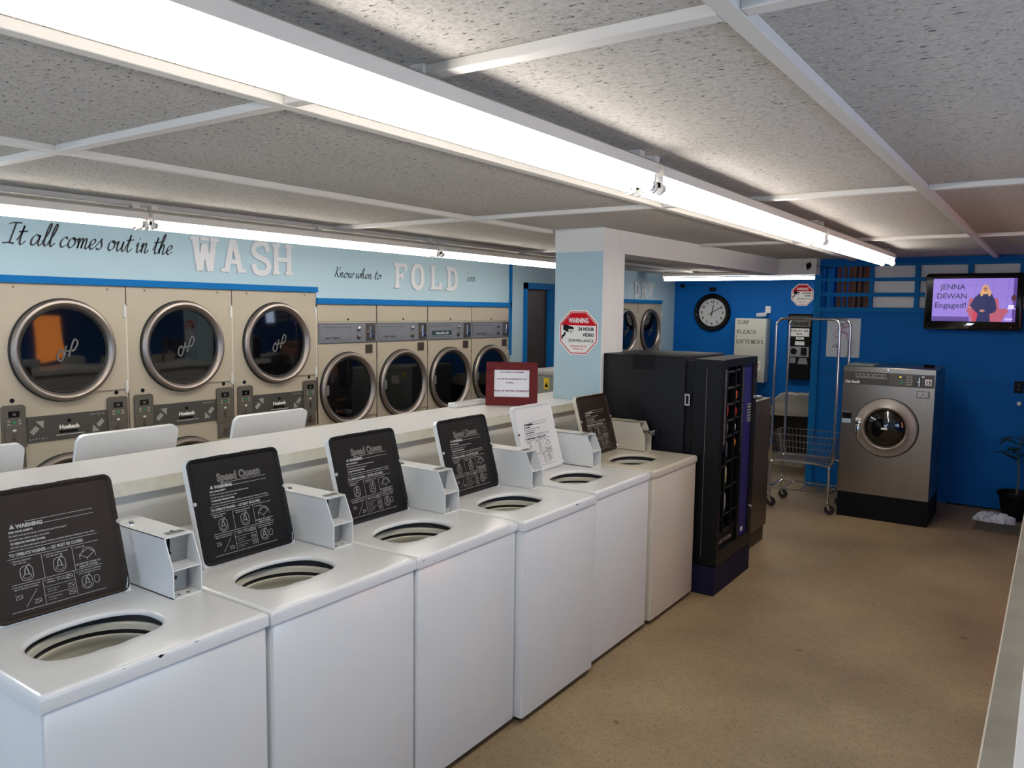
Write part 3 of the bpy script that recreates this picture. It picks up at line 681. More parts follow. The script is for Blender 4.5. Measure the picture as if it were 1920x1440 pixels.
def make_dryer(label, loc, group):
    """stacked pair in one cabinet, 0.80 wide, front at x=0"""
    t = thing('stacked_dryer', label, 'clothes dryer', loc, 0, group)
    g = G(); g.box(-.80, 0, .002, .798, 0, 1.942, .003, 1); g.build('cabinet', CREAM, t)
    g = G(); g.box(-.01, .0008, .0, .0020, 0, 1.94); g.build('cabinet_seam', mat('seam_shadow_paint', (90, 82, 70), .7), t, smooth=False)
    dryer_door(t, .40, 1.541); dryer_door(t, .40, .592, monogram=False)
    for z in (1.79, 1.30):
        g = G(); g.box(0, .02, .775, .79, z-.045, z+.03, .003, 1); g.tube([(.018, .782, z-.05), (.018, .782, z+.035)], .006, 8); g.build('hinge', WHITE_OFF, t)
    G().box(.002, .012, .788, .797, 1.27, 1.81).build('hinge_strip', WHITE_OFF, t, smooth=False)
    for yy in (.13, .68): G(face('+X', .0005, 0, 0)).lathe([(.007, 0), (.006, .003), (0, .003)], yy, 1.918, 12).build('screw', STEEL_D, t)
    meter(t, .030, .160, .975, 1.230, True); meter(t, .650, .782, .975, 1.230, True)
    F = face('+X', 0, 0, 0)
    p = G(F).box(.166, .645, .995, 1.150, 0, .008, .002, 1).build('nameplate', TAUPE_D, t)
    g = G(F); g.text('Huebsch', .034, .41, 1.060, .009, bold=.0016)
    for k in range(6): g.text('$\u2192\u25cb='[k % 4], .012, .18+k*.018, 1.010, .009); g.text('$\u2192\u25cb='[(k+1) % 4], .012, .54+k*.016, 1.128, .009)
    g.line(.33, 1.024, .5, 1.024, .003, .009)
    g.build('nameplate_lettering', SIGNW, p, smooth=False)
    g = G(F); g.stroke([(.19, 1.05), (.225, 1.085)], .03, .009); g.flat([(.215, 1.12), (.262, 1.122), (.258, 1.075)], .009); g.build('nameplate_arrow', GREYP, p, smooth=False)
    g = G(F); g.stroke([(.62, 1.09), (.585, 1.055)], .028, .009); g.flat([(.597, 1.022), (.55, 1.02), (.554, 1.066)], .009); g.build('nameplate_arrow', GREYP, p, smooth=False)
    g = G(F); g.lathe([(.011, .008), (.010, .014), (0, .014)], .41, 1.108, 16); g.box(.35, .46, 1.034, 1.05, .008, .0095); g.build('card_slot', BLACK, p, smooth=False)
    return t
GD = 'big stacked dryers under the blue moulding'
D1 = make_dryer('leftmost big cream dryer, orange window reflected in its round glass', (-5.0, 2.010, 0), GD)
D2 = dup(D1, loc=(-5.0, 2.810, 0), label='big cream dryer between the leftmost one and the one beside the small dryers')
D3 = dup(D1, loc=(-5.0, 3.610, 0), label='big cream dryer directly left of the lower small dryers')
D4 = dup(D1, loc=(-5.0, 9.60, 0), label='cream dryer half hidden by the column, below the letters DRY', group='dryers beyond the column')
D5 = dup(D1, loc=(-5.0, 10.40, 0), label='farthest cream dryer, beyond the column next to the blue clock wall', group='dryers beyond the column')
def make_small(label, loc, variant=0):
    t = thing('tumble_dryer', label, 'clothes dryer', loc, 0, 'small single dryers with metal control strips')
    W = .686
    G().box(-.75, 0, .002, W-.002, 0, 1.85, .003, 1).build('cabinet', CREAM, t)
    g = G(); g.box(-.01, .0008, -.002, .002, 0, 1.85); g.box(-.01, .001, .003, W-.003, 1.702, 1.705); g.build('cabinet_seam', MATS['seam_shadow_paint'], t, smooth=False)
    F = face('+X', 0, 0, 0)
    G(F).lathe([(.009, 0), (.008, .004), (0, .004)], W/2, 1.722, 14).build('panel_lock', BLACK, t)
    p = G(F).box(.008, W-.004, 1.522, 1.692, 0, .012, .003, 1).build('control_panel', mat('blued_steel_panel', (132, 134, 142), .4, .35, noise=(6, .15)), t)
    g = G(F); g.stroke([(.03, 1.55), (.36, 1.55), (.36, 1.655), (.03, 1.655)], .004, .0128, closed=True); g.stroke([(.015, 1.53), (W-.012, 1.53), (W-.012, 1.685), (.015, 1.685)], .003, .0128, closed=True); g.build('panel_outline', TAUPE_D, p, smooth=False)
    g = G(F)
    if variant: 
        G(F).box(.05, .345, 1.565, 1.61, .012, .0135).build('brand_plate', mat('teal_plate', (28, 60, 66), .4), p, smooth=False)
        g.text('WascoDry-30', .034, .20, 1.575, .0142, bold=.0006)
    else: g.text('Huebsch Originators', .02, .07, 1.562, .013, align='LEFT', bold=.0006)
    g.build('panel_lettering', SIGNW if variant else PRINT_K, p, smooth=False)
    for z in (1.64, 1.572): G(F).lathe([(.02, .012), (.018, .026), (.008, .03), (0, .03)], .45, z, 20).build('knob', CHROME if z > 1.6 else STEEL_D, p)
    c = G(F).box(.535, .655, 1.535, 1.682, .010, .016, .002, 1).build('coin_slide_mount', STEEL_D, p)
    g = G(F); g.box(.585, .60, 1.56, 1.665, .016, .03, .002, 1); g.box(.56, .625, 1.60, 1.615, .016, .045, .003, 1); g.box(.61, .635, 1.56, 1.585, .016, .022); g.build('coin_slide', CHROME, c)
    g = G(F); g.box(.545, .63, 1.425, 1.50, 0, .003); g.build('coin_return', DBROWN, t, smooth=False)
    G(F).stroke([(.545, 1.425), (.63, 1.425), (.63, 1.50), (.545, 1.50)], .006, .0035, closed=True).build('coin_return_rim', TAUPE, t, smooth=False)
    dryer_door(t, .335, 1.130, r=.313, monogram=False, tab=True, plate_h=.25, right=.335)
    G().box(.002, .008, W-.008, W-.002, .86, 1.40).build('hinge_strip', TAUPE, t, smooth=False)
    return t
S1 = make_small('small single dryer next to the big ones, first with a grey metal control strip', (-5.0, 4.42, 0))
S2 = dup(S1, loc=(-5.0, 5.11, 0), label='small single dryer second from the big ones, below the words about when to fold')
S3 = make_small('small single dryer with a teal name plate on its control strip', (-5.0, 5.80, 0), 1)
S4 = dup(S1, loc=(-5.0, 6.487, 0), label='last small single dryer, partly behind the red framed notice')

# wall lettering and wooden letters
def wall_letters(s, label, y, z, w, xh, sw):
    g = G(face('+X', -4.9995, y, z)); script_text(g, s, 0, 0, w, xh, sw); o = g.build('wall_lettering', mat('black_vinyl_lettering', (24, 28, 36), .5), smooth=False)
    return tag(o, label, 'wall lettering')
wall_letters('It all comes out in the', 'black script words "It all comes out in the" on the light blue wall', 2.10, 2.165, 1.04, .062, .013)
wall_letters('Know when to', 'black script words "Know when to" above the small dryers', 4.60, 2.075, .56, .040, .010)
wall_letters("'em", 'short black script word after the letters FOLD', 6.38, 2.105, .165, .045, .007)
WL = mat('off_white_wooden_letter', (214, 214, 216), .5)
def big(word, ys, z0, h, w, what, ysk=0):
    for ch, y in zip(word, ys):
        g = slab_letter(ch, w, h, .014); M_ = face('+X', -4.9995, y, z0)
        for q in g.bm.verts: q.co = M_ @ q.co
        o = g.build('wooden_letter', WL, smooth=False)
        tag(o, 'off-white slab letter %s of the word %s on the light blue wall' % (ch, word), 'letter', what)
big('WASH', (3.285, 3.52, 3.765, 3.965), 2.068, .235, .205, 'wooden letters spelling WASH')
big('FOLD', (5.30, 5.54, 5.80, 6.05), 2.005, .225, .20, 'wooden letters spelling FOLD')
big('DRY', (10.22, 10.46, 10.70), 2.02, .215, .20, 'wooden letters spelling DRY')

# ------------------------------------------------------------------ vending machine
t = thing('vending_machine', 'tall black snack vending machine with indigo panel at the end of the washer row', 'vending machine', (-1.72, 4.81, 0))
Wv = .70
g = G(); g.box(-.85, -.245, 0, Wv, .19, 1.535, .006); g.box(-.30, -.18, .02, Wv-.02, .2, 1.51); g.build('cabinet', VEND, t)
g = G(); g.box(-.46, -.40, .18, .3, .1, .2) if 0 else None
g = G(); g.box(-.62, -.46, -.002, .004, 1.44, 1.537); g.build('side_patch', BLACK, t, smooth=False)
g = G()   # door shell as a frame round the display opening and the side panel
g.box(-.19, 0, 0, .055, .19, 1.525, .004, 1); g.box(-.19, 0, Wv-.075, Wv, .19, 1.525, .004, 1); g.box(-.19, 0, .05, Wv-.07, 1.475, 1.525); g.box(-.19, 0, .05, Wv-.07, .19, .285)
g.box(-.19, -.15, .05, Wv-.07, .28, 1.48); g.box(-.15, -.004, .40, .44, .28, 1.48)
d = g.build('door', VEND, t)
G().box(-.15, -.012, .44, Wv-.075, .285, 1.475).build('selector_panel', VBLUE, d, smooth=False)
g = G(); g.box(-.101, -.099, -.0015, 0, .25, 1.47); g.build('door_trim', mat('grey_trim_line', (120, 118, 116), .4), d, smooth=False)
g = G(); 
for z in [1.437, 1.332, 1.224, 1.118, 1.015, .847, .676, .50, .396]:
    g.box(-.13, -.012, .15, .285, z-.008, z+.008, .003, 1); g.box(-.13, -.012, .31, .40, z-.002, z+.014, .003, 1)
    if z < 1.0: g.box(-.13, -.012, .06, .13, z-.03, z-.014, .003, 1)
g.box(-.15, -.010, .13, .148, .385, 1.475); g.box(-.15, -.010, .287, .305, .385, 1.475); g.box(-.15, -.015, .05, .40, .375, .395)
g.build('product_shelf', VEND, d)
G().box(-.05, -.02, .055, .40, .285, .375).build('delivery_flap', BLACK, d, smooth=False)
g = G(face('+X', -.019, 0, 0)); g.text('PUSH TO OPEN', .034, .215, .315, 0, width=.25, bold=.001); g.build('flap_lettering', GREYP, d, smooth=False)
rnd = random.Random(3)
G().box(-.15, -.008, .055, .128, .93, 1.475).build('price_panel', VEND, d, smooth=False)
g = G(face('+X', -.0065, 0, 0))
for k in range(26): g.text(str(rnd.randint(1, 9))+rnd.choice('0583'), .03, .092, 1.44-k*.0185, 0)
g.build('price_strip', GREYP, d, smooth=False)
g = G(face('+X', -.0035, 0, 0))
for k in range(24):
    g.text('ABCDEFGHJKLM'[k % 12], .026, .42, 1.445-k*.024, 0, bold=.0004)
g.build('selector_letters', GREYP, d, smooth=False)
g = G(face('+X', -.0115, 0, 0))
for k in range(7):
    for j in range(2): g.box(.55+j*.045, .585+j*.045, 1.19-k*.019, 1.20-k*.019, 0, .002)
g.build('selector_price_rows', GREYP, d, smooth=False)
g = G(face('+X', -.0115, 0, 0)); g.box(.50, .545, .315, .345, 0, .001); g.build('sticker', SIGNW, d, smooth=False)
g = G(face('+X', 0, 0, 0)); g.lathe([(.016, 0), (.015, .012), (.006, .016), (0, .016)], .665, 1.235, 16); g.lathe([(.014, 0), (.013, .012), (0, .014)], .665, .46, 16); g.build('door_lock', CHROME, d)
g = G(face('-Y', -.225, 0, 1.26)); g.box(-.017, .017, -.038, .038, 0, .004); h_ = g.build('latch_plate', CHROME, t, smooth=False)
g = G(face('-Y', -.225, 0, 1.26)); g.box(-.009, .009, -.028, .028, .003, .005); g.build('latch_recess', BLACK, t, smooth=False)
G().box(-.80, -.004, -.003, Wv+.0, 0, .185, .003, 1).build('plinth', NAVY, t)
G().box(-.83, -.01, .01, Wv-.01, .183, .197).build('plinth_gap', BLACK, t, smooth=False)
snacks = [(.155, 1.135, .10, (196, 66, 40)), (.32, 1.24, .08, (206, 92, 60)), (.32, 1.13, .075, (210, 58, 40)), (.315, 1.03, .07, (168, 168, 178)),
          (.32, .925, .07, (220, 140, 40)), (.165, 1.03, .085, (90, 90, 96)), (.17, .87, .12, (60, 60, 66)), (.065, .775, .10, (200, 70, 90)), (.065, .66, .10, (40, 150, 80)),
          (.065, .53, .10, (190, 60, 70)), (.17, .70, .13, (170, 164, 120)), (.17, .52, .13, (140, 140, 136)), (.065, .41, .07, (150, 150, 156))]
names = ['orange-red', 'salmon', 'bright red', 'silver', 'amber', 'dark grey', 'charcoal', 'pink', 'green', 'crimson', 'olive', 'ash grey', 'pale grey']
for (yy, z, h, c), nm in zip(snacks, names):
    g = G(Matrix.Translation((-1.72-.024, 4.81+yy, z)))
    w = .026
    g.loops([[(a, b*w/2*k+w/2, zz) for a, b in circ(0, 0, .016*k2, 16)] if 0 else [(p[0], w/2+p[1]*k, zz) for p in circ(0, 0, .012*k2, 16, w/2)] for k, k2, zz in ((1, .1, 0), (1, .12, .006), (.95, .9, .02), (.95, 1, h*.5), (.95, .9, h-.02), (1, .12, h-.006), (1, .1, h))], True, True)
    o = g.build('snack_packet', mat('wrapper_%s' % nm.replace(' ', '_'), c, .3, noise=(70, .35)))
    tag(o, '%s snack wrapper behind the ribs of the vending machine' % nm, 'snack', 'snack packets in the vending machine')

# stainless cabinet beside it
t = thing('steel_cabinet', 'waist-high stainless steel cabinet between vending machine and laundry cart', 'cabinet', (-1.85, 5.62, 0))
G().box(-.62, 0, 0, .69, .13, 1.155, .004, 1).build('cabinet_body', STEEL_D, t)
G().box(-.60, -.02, .01, .685, 0, .13).build('kick_base', DBROWN, t, smooth=False)
g = G(face('+X', .0008, 0, 0)); g.stroke([(.05, .2), (.64, .2), (.64, .24)], .003, 0); g.build('panel_seam', BLACK, t, smooth=False)
o = G().box(-2.25, -2.02, 5.80, 6.1, 1.156, 1.166, .003, 1).build('folded_paper', PAPER); tag(o, 'white papers lying on the stainless cabinet', 'papers')
o = G().box(-2.0, -1.9, 6.08, 6.25, 1.156, 1.172, .004, 1).build('small_tray', GALV); tag(o, 'small grey tray lying on the stainless cabinet', 'tray')

# ------------------------------------------------------------------ front loading steel washer
t = thing('front_loading_washer', 'big stainless front-loading washer on a black plinth against the blue wall', 'washing machine', (-1.572, 7.505, 0))
Ws = .742
g = G(); g.box(0, Ws, 0, .66, .222, 1.36, .004, 1); g.build('cabinet', STEEL, t)
G().box(.004, Ws-.004, .003, .655, 0, .222).build('plinth', BLACK, t, smooth=False)
F = face('-Y', 0, -.0005, 0)
p = G(F).box(.006, Ws-.01, 1.200, 1.320, 0, .010, .002, 1).build('control_panel', TAUPE_D, t)
G(F).stroke([(.008, 1.202), (Ws-.012, 1.202), (Ws-.012, 1.318), (.008, 1.318)], .004, .0105, closed=True).build('panel_outline', STEEL, p, smooth=False)
g = G(F); g.text('Huebsch', .034, .085, 1.215, .011, bold=.0018)
for k, ch in enumerate('\u25a1\u25cb\u25a1\u25a0\u25a1\u25b2\u25cb'): g.stroke([(.11+k*.036, 1.275), (.136+k*.036, 1.275), (.136+k*.036, 1.30), (.11+k*.036, 1.30)], .0025, .011, closed=True)
g.line(.11, 1.266, .37, 1.266, .002, .011)
g.build('panel_lettering', SIGNW, p, smooth=False)
k_ = G(F).box(.385, .575, 1.208, 1.31, .010, .014, .002, 1).build('keypad', TAUPE, p)
G(F).box(.45, .505, 1.278, 1.30, .014, .016).build('display', BLACK_G, p, smooth=False)
g = G(F); g.text('42', .02, .47, 1.281, .0165); g.build('display_digits', mat('amber_digits', (230, 200, 60), .5, emit=1.5), p, smooth=False)
g = G(F)
for a in range(2):
    for b in range(4): g.box(.52+a*.024, .538+a*.024, 1.219+b*.022, 1.233+b*.022, .014, .016)
g.build('keypad_buttons', GREYP, p, smooth=False)
G(F).lathe([(.012, .014), (.012, .017), (0, .017)], .478, 1.240, 16).build('start_button', GREENP, p)
g = G(F); g.box(.615, .622, 1.215, 1.29, .010, .022); g.box(.606, .63, 1.245, 1.262, .01, .03, .003, 1); g.build('coin_slot', CHROME, p)
g = G(F); g.box(.662, .712, 1.228, 1.278, .0105, .0115); n_ = g.build('number_label', SIGNW, p, smooth=False)
g = G(F); g.text('15', .042, .687, 1.238, .0125, bold=.0015); g.build('number', PRINT_K, p, smooth=False)
g = G(F); g.lathe([(.012, .01), (.012, .012), (0, .012)], .645, 1.298, 16, ry=.5); g.build('logo_badge', SIGNW, p)
g = G(F); g.lathe([(.009, 0), (.008, .006), (0, .006)], .37, 1.343, 14); g.build('top_lock', CHROME, t)
v = G(F).box(.60, .70, 1.115, 1.18, 0, .014, .003, 1).build('coin_vault', STEEL, t)
g = G(F); g.stroke([(.608, 1.122), (.692, 1.122), (.692, 1.173), (.608, 1.173)], .004, .0145, closed=True); g.lathe([(.005, .014), (.005, .0165), (0, .0165)], .65, 1.148, 12); g.build('vault_outline', BLACK, v, smooth=False)
cx, cz = .375, .835
d = G(F).lathe([(.255, 0), (.256, .02), (.246, .034), (.205, .040), (.190, .052), (.182, .058), (.173, .052), (.168, .034)], cx, cz, 72).build('door_ring', mat('door_steel', (158, 150, 143), .42, .45), t)
G(F).lathe([(.262, 0), (.262, .006), (.254, .010)], cx, cz, 72).build('door_gap', RUBBER, d)
G(F).lathe([(.172, .045), (.168, .049), (.162, .046), (.160, .030)], cx, cz, 72).build('glass_gasket', mat('olive_gasket', (88, 78, 60), .5), d)
gl = G(F).lathe([(.162, .032), (.14, .05), (.08, .066), (0, .074)], cx, cz, 64).build('door_glass', DARKGLASS, d)
g = G(F); g.box(cx-.025, cx+.025, cz-.008, cz+.008, .073, .077); g.build('glass_label', SIGNW, d, smooth=False)
h_ = G(F)
h_.box(cx-.235, cx-.205, cz-.10, cz+.015, .038, .062, .006); h_.box(cx-.245, cx-.195, cz+.005, cz+.045, .036, .048, .004)
h_.build('door_handle', CHROME, d)
G(F).box(cx-.243, cx-.198, cz+.05, cz+.075, .039, .0405).build('handle_sticker', SIGNW, d, smooth=False)
g = G(F)
for a, b in ((.222, .0), (.222, .02), (.225, -.02), (.222, -.05), (.222, -.065)): g.lathe([(.006, .036), (.005, .044), (0, .044)], cx+a, cz+b, 10)
g.build('hinge_bolt', CHROME, d)
w_ = G(F).box(.010, .088, .855, .95, 0, .0015).build('warning_label', BLACK, t, smooth=False)
g = G(F); g.box(.012, .086, .852, .89, .0016, .0022); g.stroke([(.012, .948), (.086, .948)], .004, .002); g.build('warning_label_print', mat('pale_blue_label', (170, 190, 210), .5), t, smooth=False)
g = G(F)
for a, b in ((.05, 1.10), (.69, 1.09), (.05, .34), (.69, .33), (.20, .56), (.50, .55)): g.lathe([(.005, 0), (.004, .003), (0, .003)], a, b, 10)
g.build('screw', CHROME, t)
o = G().box(-1.56, -1.34, 7.62, 7.92, 1.362, 1.374, .003, 1).build('flat_tray', mat('grey_green_tray', (120, 132, 124), .4)); tag(o, 'flat grey-green tray lying on the stainless front-loader', 'tray')
o = G(Matrix.Translation((-.93, 7.86, 1.361))).lathe([(.0, 0), (.04, 0), (.05, .02), (.046, .022), (.036, .008), (0, .008)], n=24).build('small_dish', BLACK); tag(o, 'small black dish on the stainless front-loader', 'dish')

# ------------------------------------------------------------------ laundry cart
t = thing('laundry_cart', 'chrome wire laundry cart with double hanging rails beside the stainless front-loader', 'laundry cart', (-2.20, 7.42, 0))
def arch(y, xl, xr, zb, zt):
    r = .07; P = [(xl, y, zb), (xl, y, zt-r)]
    for i in range(1, 7): a = R(180-15*i); P.append((xl+r+r*math.cos(a), y, zt-r+r*math.sin(a)))
    for i in range(0, 7): a = R(90-15*i); P.append((xr-r+r*math.cos(a), y, zt-r+r*math.sin(a)))
    P.append((xr, y, zb)); return P
for y in (.0, .43): G().tube(arch(y, .045, .60, .66, 1.775), .0125, 12).build('hanging_rail', CHROME, t)
g = G()
for y in (.0, .43):
    for x in (.045, .60): g.lathe([(.006, 0)], 0, 0) if 0 else None
# basket, open wire mesh with a sloping floor
bx0, bx1, by0, by1 = .0, .59, .02, .46
zt0, zb0 = .70, .46
def bp(u, v, w):   # u along x 0..1, v along y 0..1, w 0 bottom..1 top
    sx = .05*(1-w); return (bx0+sx+(bx1-bx0-2*sx)*u, by0+sx+(by1-by0-2*sx)*v, zb0+(zt0-zb0)*w+.03*(v-.5)*0)
g = G()
for w in (0, .25, .5, .75, 1): g.tube([bp(0, 0, w), bp(1, 0, w), bp(1, 1, w), bp(0, 1, w)], .0035 if w in (0, 1) else .0018, 5, closed=True)
for i in range(17):
    u = i/16; g.tube([bp(u, 0, 1), bp(u, 0, 0), bp(u, 1, 0), bp(u, 1, 1)], .0018, 4)
for i in range(11):
    v = i/10; g.tube([bp(0, v, 1), bp(0, v, 0), bp(1, v, 0), bp(1, v, 1)], .0018, 4)
g.build('basket', WIRE, t)
g = G()
for y in (.04, .44):
    g.tube(smooth_pts([(.03, y, .10), (.03, y, .38), (.06, y, .44), (.3, y, .45), (.53, y, .44), (.56, y, .38), (.56, y, .10)], 4), .011, 8)
for x in (.03, .56): g.tube([(x, .04, .185), (x, .44, .185)], .009, 8)
for y in (.04, .44): g.tube([(.03, y, .185), (.56, y, .185)], .009, 8)
for x in (.15, .3, .45): g.tube([(x, .04, .185), (x, .44, .185)], .004, 6)
g.tube(smooth_pts([(.60, .0, .68), (.60, .0, .52), (.57, .03, .45), (.53, .04, .44)], 4), .0125, 10); g.tube(smooth_pts([(.60, .43, .68), (.60, .43, .52), (.56, .44, .44)], 4), .0125, 10)
g.tube(smooth_pts([(.045, .0, .68), (.045, .0, .52), (.06, .04, .44)], 4), .0125, 10); g.tube(smooth_pts([(.045, .43, .68), (.045, .43, .52), (.06, .44, .44)], 4), .0125, 10)
g.build('frame', CHROME, t)
for x in (.03, .56):
    for y in (.04, .44):
        g = G(Matrix.Translation((x+.02, y, .0))); g.M = g.M @ Matrix.Translation((0, 0, .045)) @ Matrix.Rotation(R(90), 4, 'X') @ Matrix.Translation((0, 0, -.012))
        g.lathe([(.012, -.002), (.04, 0), (.045, .006), (.045, .018), (.04, .024), (.012, .026)], n=24); c = g.build('caster', RUBBER, t)
        g = G(); g.yprism([(x-.012, .10), (x+.012, .10), (x+.03, .045), (x+.01, .04)], y-.018, y-.014); g.yprism([(x-.012, .10), (x+.012, .10), (x+.03, .045), (x+.01, .04)], y+.014, y+.018); g.box(x-.014, x+.014, y-.018, y+.018, .095, .103); g.build('caster_fork', CHROME, c)

# ------------------------------------------------------------------ alcove things
t = thing('trash_bin', 'cream square bin lined with a black bag in the alcove behind the laundry cart', 'bin', (-2.56, 9.75, 0))
def sq(h, z): return [(x, y, z) for x, y in rrect(-h, h, -h, h, .04)]
g = G(); g.loops([sq(.20, 0), sq(.24, .60), sq(.255, .61), sq(.255, .64), sq(.235, .64), sq(.22, .55)], cap_first=True); g.build('bin_body', CREAM, t)
g = G()
L_ = []
for z, h in ((.16, .232), (.35, .25), (.5, .262), (.585, .275), (.60, .262)):
    L_.append([(x*(1+.03*math.sin(k*2.3)), y*(1+.03*math.cos(k*1.7)), z+.02*math.sin(k*1.3)) for k, (x, y, _) in enumerate(sq(h, z))])
g.loops(L_); g.build('bin_liner', BLACK_G, t)
g = G(); g.loops([[(x, y, z) for x, y, _ in sq(h, 0)] for h, z in ((.245, .64), (.25, .66), (.21, .80), (.16, .86), (.02, .87))], cap_last=True); g.build('bin_lid', CREAM, t)
# clock
t = thing('wall_clock', 'round black-rimmed wall clock on the blue alcove wall', 'clock', (-4.375, 11.70, 1.818))
cxk = 0
F = face('-Y', 0, 0, 0)
G(F).lathe([(.285, 0), (.288, .03), (.27, .055), (.235, .05), (.212, .03), (.208, .02)], n=64).build('clock_rim', BLACK_G, t)
G(F).lathe([(.212, .018), (0, .018)], n=48).build('dial', mat('clock_dial', (196, 196, 196), .6), t)
g = G(F)
for k in range(1, 13):
    a = R(90-30*k); g.text(str(k), .058, .165*math.cos(a), .165*math.sin(a)-.021, .0195, bold=.0015)
for k in range(60):
    a = R(6*k); g.line(.196*math.cos(a), .196*math.sin(a), .203*math.cos(a), .203*math.sin(a), .002, .0195)
g.build('numerals', PRINT_K, t, smooth=False)
G(F).line(-.012, -.06, .018, .115, .012, .022, .002).build('hour_hand', BLACK, t, smooth=False)
G(F).line(-.05, -.03, .145, .082, .010, .025, .002).build('minute_hand', BLACK, t, smooth=False)
# soap dispenser
t = thing('soap_dispenser', 'tall cream wall dispenser lettered SOAP BLEACH SOFTENERS on the blue alcove wall', 'dispenser', (-3.95, 11.50, .81))
G().box(0, .46, 0, .20, 0, .93, .006).build('dispenser_cabinet', mat('cream_dispenser', (196, 196, 184), .45), t)
g = G(face('-Y', 0, -.001, 0)); roman_text(g, 'SOAP', .035, .845, .185, .058); roman_text(g, 'BLEACH', .035, .705, .285, .058); roman_text(g, 'SOFTENERS', .022, .56, .41, .058); g.flat(circ(.03, .665, .008, 10)); g.build('dispenser_lettering', PRINT_K, t, smooth=False)
g = G(face('-Y', 0, -.001, 0)); g.prism([(.30, .18), (.40, .18), (.40, .31), (.30, .31)], 0, .002); g.build('price_card', SIGNW, t, smooth=False)
g = G(face('-Y', 0, -.0035, 0)); g.flat([(.32, .28), (.38, .28), (.372, .21), (.35, .195), (.328, .21)]); g.build('card_print', mat('faded_red_print', (190, 130, 124), .6), t, smooth=False)
g = G(); g.box(.29, .37, -.04, 0, .095, .145, .006); g.tube([(.33, -.04, .12), (.33, -.075, .12)], .02, 12); g.build('coin_slide', CHROME, t)
# change machine
t = thing('change_machine', 'black coin change machine headed CHANGE, set in the alcove wall left of the blue post', 'change machine', (-3.215, 11.62, .88))
G().box(0, .33, 0, .08, 0, .935, .004, 1).build('machine_body', BLACK, t)
F = face('-Y', 0, 0, 0)
g = G(F); g.box(.025, .315, .75, .90, 0, .008); g.build('header_plate', TAUPE, t, smooth=False)
g = G(F); g.text('CHANGE', .062, .165, .775, .009, width=.24, bold=.002); g.build('header_lettering', PRINT_K, t, smooth=False)
g = G(F); g.box(.03, .30, .615, .73, 0, .004); g.box(.12, .23, .57, .605, 0, .004); g.box(.11, .24, .49, .545, 0, .004); g.build('notice_card', SIGNW, t, smooth=False)
g = G(F); g.text('$1,$5, $10 - $20', .034, .165, .685, .005, width=.24, bold=.001); g.text('BILLS', .034, .165, .64, .005, bold=.001); g.text('INSERT', .02, .175, .58, .005); g.build('notice_lettering', PRINT_K, t, smooth=False)
b_ = G(F).box(.03, .31, .32, .47, 0, .016, .004, 1).build('bill_unit', GALV, t)
g = G(F); g.lathe([(.045, .016), (.04, .022), (0, .022)], .10, .40, 24); g.box(.20, .28, .345, .455, .016, .018); g.build('bill_slot', BLACK, b_, smooth=False)
g = G(F); g.box(.04, .13, .23, .31, 0, .01); g.prism([(.16, .22), (.30, .22), (.28, .31), (.18, .31)], 0, .012); g.build('coin_return', GALV, t, smooth=False)
# warning signs
def octagon_sign(label, M_, s_=.155):
    o = bpy.data.objects.new('warning_sign', None); COL.objects.link(o); tag(o, label, 'sign', 'octagonal video surveillance signs')
    o.matrix_world = M_
    oc = lambda r_: [(r_*x, r_*y*1.0) for x, y in ((-.42, -1), (.42, -1), (1, -.42), (1, .42), (.42, 1), (-.42, 1), (-1, .42), (-1, -.42))]
    G().prism(oc(s_), 0, .002).build('sign_plate', SIGNW, o, smooth=False)
    g = G(); a, b = oc(s_*.94), oc(s_*.90)
    for i in range(8): g.flat([a[i], a[(i+1) % 8], b[(i+1) % 8], b[i]], .0026)
    k = s_*.88
    g.flat([(-k, k*.36), (k, k*.36), (k, k*.42), (k*.42, k), (-k*.42, k), (-k, k*.42)], .0027)
    g.text('TRESPASSERS WILL BE', .0135*s_/.155, 0, -.098*s_/.155, .0027, bold=.0002); g.text('PROSECUTED', .0135*s_/.155, 0, -.118*s_/.155, .0027, bold=.0002)
    g.build('sign_red_print', RED, o, smooth=False)
    q = s_/.155
    g = G(); g.text('WARNING', .047*q, 0, .068*q, .0034, width=.16*q, bold=.0018*q); g.build('sign_heading', SIGNW, o, smooth=False)
    g = G(); g.text('24 HOUR', .031*q, .062*q, .015*q, .0028, width=.125*q, bold=.0012*q); g.text('VIDEO', .031*q, .078*q, -.025*q, .0028, width=.09*q, bold=.0012*q); g.text('SURVEILLANCE', .027*q, .022*q, -.064*q, .0028, width=.20*q, bold=.0004*q)
    g.flat([(x*q, y*q) for x, y in ((-.122, .018), (-.122, .048), (-.108, .055), (-.04, .038), (-.035, .02), (-.08, .0))], .0028)
    g.flat([(x*q, y*q) for x, y in ((-.112, .0), (-.10, .008), (-.104, -.02), (-.125, -.036), (-.125, -.048), (-.135, -.048), (-.135, -.02), (-.125, -.02))], .0028)
    g.build('sign_black_print', PRINT_K, o, smooth=False)
    g = G(); g.stroke([(x*q, y*q) for x, y in ((-.078, -.012), (-.04, -.006), (-.035, .02), (-.078, .022))], .003*q, .0031, closed=True); g.flat([(x*q, y*q) for x, y in ((-.077, -.010), (-.041, -.005), (-.037, .019), (-.076, .021))], .0030); g.build('camera_symbol', SIGNW, o, smooth=False)
    g = G(); g.stroke(circ(-.058*q, .006*q, .008*q, 12), .004*q, .0034, closed=True); g.build('camera_lens_symbol', PRINT_K, o, smooth=False)
    return o
octagon_sign('octagonal red and white warning sign on the light blue column', Matrix.Translation((-2.742, 4.772, 1.671)) @ face('-Y', 0, 0, 0))
octagon_sign('octagonal red and white warning sign on the blue alcove wall above the change machine', Matrix.Translation((-3.055, 11.697, 2.087)) @ face('-Y', 0, 0, 0), .155)
